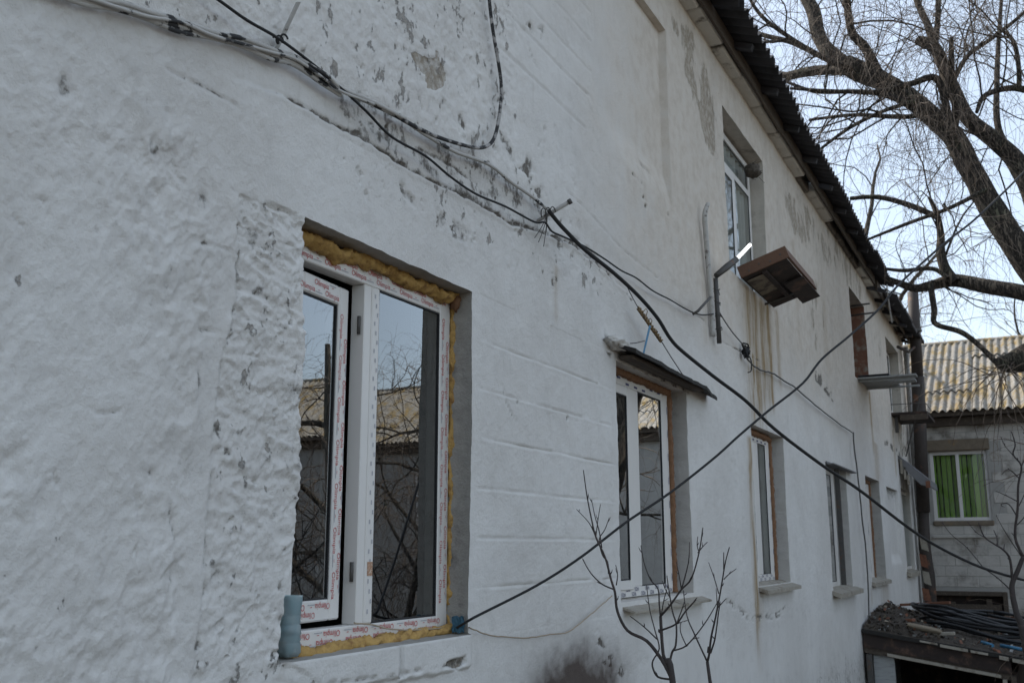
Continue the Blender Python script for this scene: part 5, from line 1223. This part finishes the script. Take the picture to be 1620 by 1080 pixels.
stems = [([(1063, 1073), (1047, 1043), (1023, 1013), (993, 997), (977, 967), (973, 937), (967, 917), (957, 880), (943, 850), (935, 817), (928, 780), (923, 743)], .0125, .0028),
 ([(942, 848), (938, 838), (930, 824), (912, 805)], .004, .002), ([(943, 846), (946, 822), (950, 797)], .0035, .002), ([(963, 907), (961, 888), (953, 877), (948, 853), (957, 837), (964, 818)], .0055, .002), ([(972, 932), (952, 923), (934, 905), (922, 884)], .005, .0028), ([(975, 925), (977, 908), (974, 893)], .004, .002), ([(952, 866), (948, 840), (941, 815), (936, 790)], .0045, .002),
 ([(1057, 1060), (1051, 1045), (1048, 1022), (1046, 993), (1045, 974)], .0105, .0085), ([(1045, 976), (1043, 955), (1041, 931), (1029, 916), (1019, 890), (1014, 862)], .0055, .0022), ([(1045, 974), (1060, 957), (1078, 932), (1094, 914), (1106, 873), (1112, 834)], .0068, .0028), ([(1078, 932), (1089, 890), (1091, 857)], .0048, .002), ([(1106, 873), (1103, 862), (1104, 848)], .0035, .002), ([(1104, 874), (1112, 864), (1119, 857)], .0035, .002), ([(1078, 931), (1074, 908), (1070, 888)], .004, .002), ([(1047, 996), (1070, 986), (1084, 967), (1101, 948)], .0062, .0034), ([(1046, 975), (1050, 950), (1057, 925)], .0042, .002),
 ([(1057, 1060), (1063, 1032), (1069, 1020), (1070, 988), (1064, 967), (1058, 931), (1055, 910)], .0075, .0026), ([(1067, 1028), (1082, 1023), (1096, 1010), (1118, 981), (1136, 950)], .0055, .0022), ([(1085, 1019), (1077, 1000), (1077, 985), (1083, 982)], .0036, .002), ([(1096, 1010), (1106, 1008)], .003, .002),
 ([(1062, 1074), (1041, 1070), (1033, 1056), (1033, 1044), (1043, 1025), (1036, 996), (1028, 964), (1023, 926)], .0068, .0024), ([(1039, 1010), (1019, 991), (997, 974)], .0048, .003), ([(1071, 985), (1080, 960), (1083, 950)], .004, .002), ([(1060, 945), (1052, 930), (1048, 918)], .0034, .0018)]
for pts, r0, r1 in stems:
    q = MB(); px_stem(q, pts, X1, r0, r1, rg.uniform(-.12, .12), rg); q.build('stem', M['shrub'], shr)
X2 = 4.7
shr = empty('bare_shrub', tuple(PX(1124, 1085, X2)), 'slender bare shrub of upright twigs below the third window', 'shrub')
base = PX(1124, 1082, X2); q = MB(); q.tube([Vector((base.x+.03, base.y, -2.3)), base, PX(1119, 1046, X2)], [.014, .0085, .0075], 8); q.build('trunk', M['shrub'], shr)
for pts, r0, r1 in [([(1119, 1046), (1122, 1034), (1125, 1008), (1132, 976), (1139, 940), (1143, 916), (1148, 887), (1154, 865)], .0095, .0032), ([(1124, 1032), (1131, 1010), (1136, 974), (1139, 953)], .007, .0035), ([(1118, 1044), (1099, 1003), (1087, 974), (1081, 933)], .0062, .0026), ([(1145, 916), (1153, 908), (1165, 899)], .0042, .002), ([(1137, 938), (1130, 914), (1121, 889)], .0046, .0022), ([(1136, 960), (1149, 946)], .0042, .0022), ([(1145, 900), (1145, 873)], .0046, .0026), ([(1135, 962), (1133, 930)], .004, .002), ([(1120, 1032), (1121, 1022)], .008, .006)]:
    q = MB(); px_stem(q, pts, X2, r0, r1, rg.uniform(-.15, .15), rg); q.build('stem', M['shrub'], shr)
X3 = 9.0
tr = empty('small_tree', (X3, 0, -2.6), 'small bare forked tree standing before the grey wing wall', 'tree')
q = MB(); b0 = PX(1622, 1012, X3); P_ = smooth_path([Vector((b0.x, b0.y-.10, -2.6)), Vector((b0.x, b0.y-.05, -1.6)), b0, PX(1608, 968, X3), PX(1601, 928, X3), PX(1609, 905, X3), PX(1619, 880, X3)], 5); q.tube(P_, interp([.050, .036, .023, .019, .016], len(P_)), 9); q.build('trunk', M['shrub'], tr)
for pts, r0, r1 in [([(1602, 926), (1598, 885), (1587, 869), (1573, 860), (1557, 848), (1548, 826)], .016, .005), ([(1578, 862), (1577, 850), (1572, 838)], .009, .004), ([(1588, 870), (1589, 860)], .008, .004), ([(1619, 880), (1606, 849), (1610, 804), (1611, 766), (1616, 737), (1603, 719), (1606, 703), (1600, 682)], .017, .005), ([(1608, 815), (1596, 797), (1584, 797), (1586, 801)], .008, .003), ([(1610, 793), (1593, 784), (1575, 776)], .008, .003), ([(1613, 757), (1596, 742), (1585, 750)], .008, .003), ([(1616, 880), (1596, 850), (1584, 830), (1576, 815)], .007, .003), ([(1615, 740), (1624, 715), (1620, 690)], .008, .003), ([(1606, 849), (1600, 842)], .006, .003), ([(1612, 800), (1625, 770), (1628, 740)], .007, .003), ([(1560, 850), (1545, 842), (1530, 824)], .006, .003), ([(1603, 720), (1590, 705), (1583, 690)], .006, .003), ([(1609, 830), (1622, 815), (1632, 790)], .007, .003), ([(1556, 898), (1530, 866), (1505, 845), (1490, 825)], .006, .003), ([(1601, 935), (1580, 915), (1556, 898)], .008, .005)]:
    q = MB(); px_stem(q, pts, X3, r0, r1, rg.uniform(-.3, .3), rg); q.build('branch', M['shrub'], tr)

# --- willow: heavy leaning limbs, forks, and hanging twigs
def wander(p, d, L, n, rg, wig, grav=0.0, gpow=1):
    P_ = [p.copy()]; d = d.normalized()
    for i in range(n):
        d = (d + Vector((rg.gauss(0, wig), rg.gauss(0, wig), rg.gauss(0, wig)))).normalized()
        d = (d + Vector((0, 0, -grav*((i+1)/n)**gpow))).normalized(); p = p + d*(L/n); P_.append(p.copy())
    return P_
def rnd_dir(rg, up=.2):
    return Vector((rg.gauss(0, 1), rg.gauss(0, 1), rg.gauss(0, 1)+up)).normalized()
def bark_tube(mb_, P_, radii, seed, n=18, amp=.10):
    P_ = smooth_path(P_, 8); R_2 = interp(radii, len(P_)); k = len(P_); an = np.linspace(0, 2*np.pi, n, endpoint=False)
    o = len(mb_.v); up = None
    s = 0
    for i, p in enumerate(P_):
        t = (P_[min(i+1, k-1)]-P_[max(i-1, 0)]).normalized()
        if up is None: up = Vector((0, 1, 0)) if abs(t.y) < .9 else Vector((1, 0, 0))
        a = t.cross(up).normalized(); b_ = a.cross(t); up = b_
        if i: s += (p-P_[i-1]).length
        nz_ = fbm(np.cos(an)*2.2+seed, np.sin(an)*2.2+s*1.5, seed, 3)+.6*fbm(an*3.5, np.full(n, s*2.2), seed+1, 2)
        for j in range(n): rr_ = R_2[i]*(1+amp*float(nz_[j])*1.6); mb_.v.append(tuple(p+a*(math.cos(an[j])*rr_)+b_*(math.sin(an[j])*rr_)))
    for i in range(k-1):
        for j in range(n): mb_.f.append((o+i*n+j, o+i*n+(j+1) % n, o+(i+1)*n+(j+1) % n, o+(i+1)*n+j)); mb_.sm.append(True); mb_.mi.append(0)
    mb_.f.append(tuple(o+(k-1)*n+j for j in range(n))); mb_.sm.append(False); mb_.mi.append(0)
    return P_
def foliage(tree, limbs, seed, n_br=7, n_sub=5, n_tw=6, br_len=(1.0, 2.6), droop=.55, tw_len=(.5, 1.6), rbr=.022, up=.25, keep=None):
    """secondary branches (one part each), finer ones and twigs (one stuff part)"""
    rg = random.Random(seed); fine = MB()
    for P_, r in limbs:
        k = len(P_)
        for i in range(n_br):
            s = int(k*(.18+.8*rg.random())); s = min(k-2, s); t = (P_[s+1]-P_[s]).normalized()
            d = (rnd_dir(rg, up)*1.1 + t*.7).normalized(); L = rg.uniform(*br_len); Q = wander(P_[s], d, L, 9, rg, .20, .06)
            if keep and not all(keep(p) for p in Q): continue
            r0 = min(rbr, r*.5)*rg.uniform(.6, 1.1)
            b_ = MB(); b_.tube(Q, interp([r0, r0*.35], len(Q)), 6); b_.build('branch', M['bark'], tree)
            for j in range(n_sub):
                s2 = rg.randrange(2, 9); t2 = (Q[s2]-Q[s2-1]).normalized(); d2 = (rnd_dir(rg, .15)+t2*.9).normalized(); Q2 = wander(Q[s2], d2, L*rg.uniform(.35, .7), 7, rg, .22, .12)
                if keep and not all(keep(p) for p in Q2): continue
                fine.tube(Q2, interp([r0*.45, r0*.16], len(Q2)), 4, cap=False)
                for m_ in range(n_tw):
                    s3 = rg.randrange(1, 8); d3 = (rnd_dir(rg, -.1)+ (Q2[s3]-Q2[s3-1]).normalized()*.8).normalized(); Q3 = wander(Q2[s3], d3, rg.uniform(*tw_len), 8, rg, .13, droop, .6)
                    if keep and not all(keep(p) for p in Q3): continue
                    fine.tube(Q3, interp([.0030, .0013], len(Q3)), 3, cap=False)
    tag(fine.build('twigs', M['twig'], tree), kind='stuff')
TX = 14.0
wil = empty('willow_tree', (TX+.3, -2.3, -2.92), 'big leaning bare willow with thick dark limbs arching over the roofs', 'tree')
def L_(pts, X0, X1_=None):
    X1_ = X0 if X1_ is None else X1_; n = len(pts); return [PX(u, v, X0+(X1_-X0)*i/(n-1)) for i, (u, v) in enumerate(pts)]
def pxr(w_, X): return w_/2/1600*X*1.02
limbs = []
tb = MB(); foot = Vector((TX+.3, -2.3, -2.95))
P_ = bark_tube(tb, [foot, Vector((TX+.2, -1.95, -1.0)), PX(1800, 700, TX), PX(1742, 600, TX), PX(1692, 520, TX), PX(1643, 440, TX), PX(1600, 378, TX), PX(1566, 324, TX), PX(1532, 262, TX), PX(1506, 214, TX), PX(1448, 162, TX), PX(1390, 126, TX), PX(1338, 100, TX)], [.42, .36, .30, .25, .21, .175, .16, .15, .145, .135, .13, .125, .12], 5)
tb.build('trunk', M['bark'], wil); limbs.append((P_[60:], .2))
def limb(pts, ws, X0, X1_=None, seed=1, name='limb', n=12, grow=True):
    b_ = MB(); Q = bark_tube(b_, L_(pts, X0, X1_), [pxr(w_, X0)*.76 for w_ in ws], seed, n, .09); b_.build(name, M['bark'], wil)
    if grow: limbs.append((Q, pxr(sum(ws)/len(ws), X0)))
    return Q
limb([(1395, 128), (1345, 108), (1308, 78), (1294, 52), (1287, 20), (1266, -25), (1235, -110), (1215, -220)], [40, 36, 31, 30, 30, 27, 20, 7], TX, TX+.8, 11)
limb([(1390, 122), (1370, 78), (1347, 50), (1340, 0), (1336, -50), (1320, -150), (1318, -240)], [24, 20, 16, 15, 13, 9, 4], TX, TX-.8, 12)
limb([(1345, 112), (1290, 112), (1230, 124), (1180, 133)], [20, 22, 18, 14], TX, TX+1.0, 13)
limb([(1290, 85), (1255, 68), (1205, 55), (1170, 40)], [13, 12, 10, 8], TX+.4, TX+1.0, 14)
limb([(1330, 104), (1300, 90), (1250, 60), (1200, 20), (1170, -40), (1150, -110)], [13, 12, 9, 8, 6, 3], TX-.2, TX-.6, 15)
limb([(1440, 168), (1400, 150), (1350, 145), (1290, 145), (1240, 128)], [13, 12, 10, 8, 6], TX-.3, TX-.2, 16)
limb([(1503, 205), (1484, 127), (1440, 133), (1390, 145), (1330, 145), (1250, 140)], [15, 14, 12, 10, 8, 6], TX-.5, TX-.9, 17)
limb([(1742, 600), (1706, 520), (1666, 430), (1644, 345), (1612, 262), (1573, 222), (1530, 185), (1507, 140), (1480, 78), (1452, 64)], [50, 46, 42, 38, 36, 33, 30, 27, 25, 20], TX+.1, TX+.6, 18)
limb([(1478, 74), (1468, 40), (1450, 0), (1436, -60), (1430, -170)], [16, 14, 12, 9, 4], TX+.5, TX+.8, 19)
limb([(1480, 70), (1484, 25), (1486, -30), (1500, -160)], [12, 11, 10, 4], TX+.5, TX+.2, 20)
limb([(1505, 135), (1530, 90), (1570, 60), (1620, 20), (1660, -30)], [10, 9, 8, 6, 3], TX+.5, TX+.1, 21)
limb([(1507, 210), (1512, 175), (1506, 120), (1505, 60)], [18, 15, 12, 8], TX-.3, TX-.5, 22)
limb([(1660, 476), (1607, 461), (1560, 453), (1512, 444), (1480, 450), (1450, 456), (1425, 449), (1398, 438)], [30, 30, 28, 26, 20, 16, 14, 9], TX-.8, TX-.4, 23)
limb([(1512, 446), (1495, 425), (1488, 400), (1488, 372), (1482, 338), (1470, 312)], [20, 20, 17, 14, 12, 6], TX-.75, TX-.6, 43)
limb([(1485, 345), (1440, 325), (1390, 312), (1345, 314)], [12, 11, 10, 8], TX-.6, TX-.4, 25)
limb([(1500, 440), (1475, 425), (1430, 428), (1400, 425)], [10, 9, 8, 6], TX-.8, TX-.6, 26)
limb([(1472, 450), (1478, 490), (1480, 512), (1520, 525), (1548, 545), (1575, 572)], [12, 11, 10, 10, 9, 10], TX-.9, TX-1.2, 27)
limb([(1712, 545), (1640, 560), (1600, 574), (1576, 573)], [70, 58, 38, 14], TX-.1, TX-.4, 28)
limb([(1650, 360), (1672, 250), (1655, 165), (1610, 140), (1560, 150), (1545, 178)], [20, 17, 14, 12, 10, 6], TX+.3, TX-.6, 29)
limb([(1612, 140), (1612, 110), (1605, 70), (1590, 50)], [10, 9, 8, 6], TX-.4, TX-.7, 30)
limb([(1614, 264), (1580, 205), (1577, 130), (1580, 60), (1585, -10), (1592, -120)], [15, 13, 11, 9, 7, 3], TX+.35, TX+1.5, 31)
limb([(1470, 182), (1420, 185), (1350, 182), (1280, 190)], [10, 10, 8, 6], TX+.3, TX+.6, 32)
limb([(1560, 300), (1500, 330), (1440, 352), (1370, 380)], [9, 8, 7, 5], TX-.6, TX-1.0, 33)
limb([(1450, 160), (1400, 175), (1340, 205), (1280, 250)], [9, 8, 7, 5], TX-.6, TX-1.1, 34)
foliage(wil, limbs, 77, n_br=6, n_sub=5, n_tw=4, droop=.42, br_len=(.8, 2.6), rbr=.014, keep=lambda p: not (p.y > 1.35 and p.z < 4.6 and p.x < 22) and not (p.y > -.2 and p.z < 2.6 and p.x < 22))
q = MB(); rg = random.Random(8)                     # drooping twigs under the broken stub
for i in range(34):
    p = PX(1590+rg.uniform(-25, 40), 578+rg.uniform(-10, 15), TX-.5+rg.uniform(-.4, .4)); Q = wander(p, Vector((rg.uniform(-.6, .4), rg.uniform(-.6, .9), rg.uniform(-.9, .1))), rg.uniform(.5, 1.7), 9, rg, .16, .30); q.tube(Q, interp([.006, .002], len(Q)), 4, cap=False)
tag(q.build('twigs', M['twig'], wil), kind='stuff')

# --- more bare trees: beyond the wing, and across the yard (they show in the panes)
def bare_tree(loc, h, seed, label, group=None, spread=.5, n_l=7, nb=6, ns=4, ntw=5, r=.16, droop=.3, lean=(0, 0)):
    t = empty('bare_tree', loc, label, 'tree', group); rg = random.Random(seed); b_ = MB(); p0 = Vector(loc)
    P_ = bark_tube(b_, [p0, p0+Vector((lean[0]*.3, lean[1]*.3, h*.25)), p0+Vector((lean[0]*.7, lean[1]*.7, h*.5)), p0+Vector((lean[0], lean[1], h*.8))], [r*1.2, r, r*.75, r*.35], seed, 14, .08); b_.build('trunk', M['bark'], t)
    lm = [(P_[10:], r*.5)]
    for i in range(n_l):
        s = int(len(P_)*(.25+.7*i/n_l)); an = i*2.4+rg.random(); d = Vector((math.cos(an)*spread, math.sin(an)*spread, .55+.3*rg.random()))
        Q = wander(P_[s], d, h*rg.uniform(.32, .55), 10, rg, .14, .02); q = MB(); q.tube(Q, interp([r*.42, r*.10], len(Q)), 8); q.build('limb', M['bark'], t); lm.append((Q, r*.3))
    foliage(t, lm, seed+1, nb, ns, ntw, (h*.10, h*.28), droop, (.35, 1.1), .02, .3); return t
bare_tree((15.2, -3.4, -2.95), 8.0, 51, 'spreading bare tree across the yard mirrored in the first window', spread=1.1, nb=8, n_l=9, lean=(0, -.6), r=.13)
bare_tree((9.6, -2.25, -2.65), 3.4, 53, 'low bushy bare tree across the yard mirrored low in the first window', spread=.9, n_l=8, nb=5, r=.055, lean=(0, .7))
bare_tree((19.0, -10.6, -2.95), 8.5, 55, 'taller bare tree by the wing seen only mirrored in the panes', spread=.9, nb=6, lean=(0, -1.6), r=.12)
bare_tree((36, 2.6, -2.95), 10.0, 57, 'fuzzy bare tree behind the wing roof beside the standpipe', spread=.7, nb=6)
bare_tree((39, -1.0, -2.95), 11.0, 59, 'fuzzy bare tree behind the wing roof below the willow limb', spread=.7, nb=6)
bare_tree((29.0, 4.6, -2.95), 14.5, 61, 'tall bare tree behind the wing and the roof edge left of the willow limbs', spread=.8, n_l=12, nb=7, ns=5, ntw=5, r=.26, droop=.35)
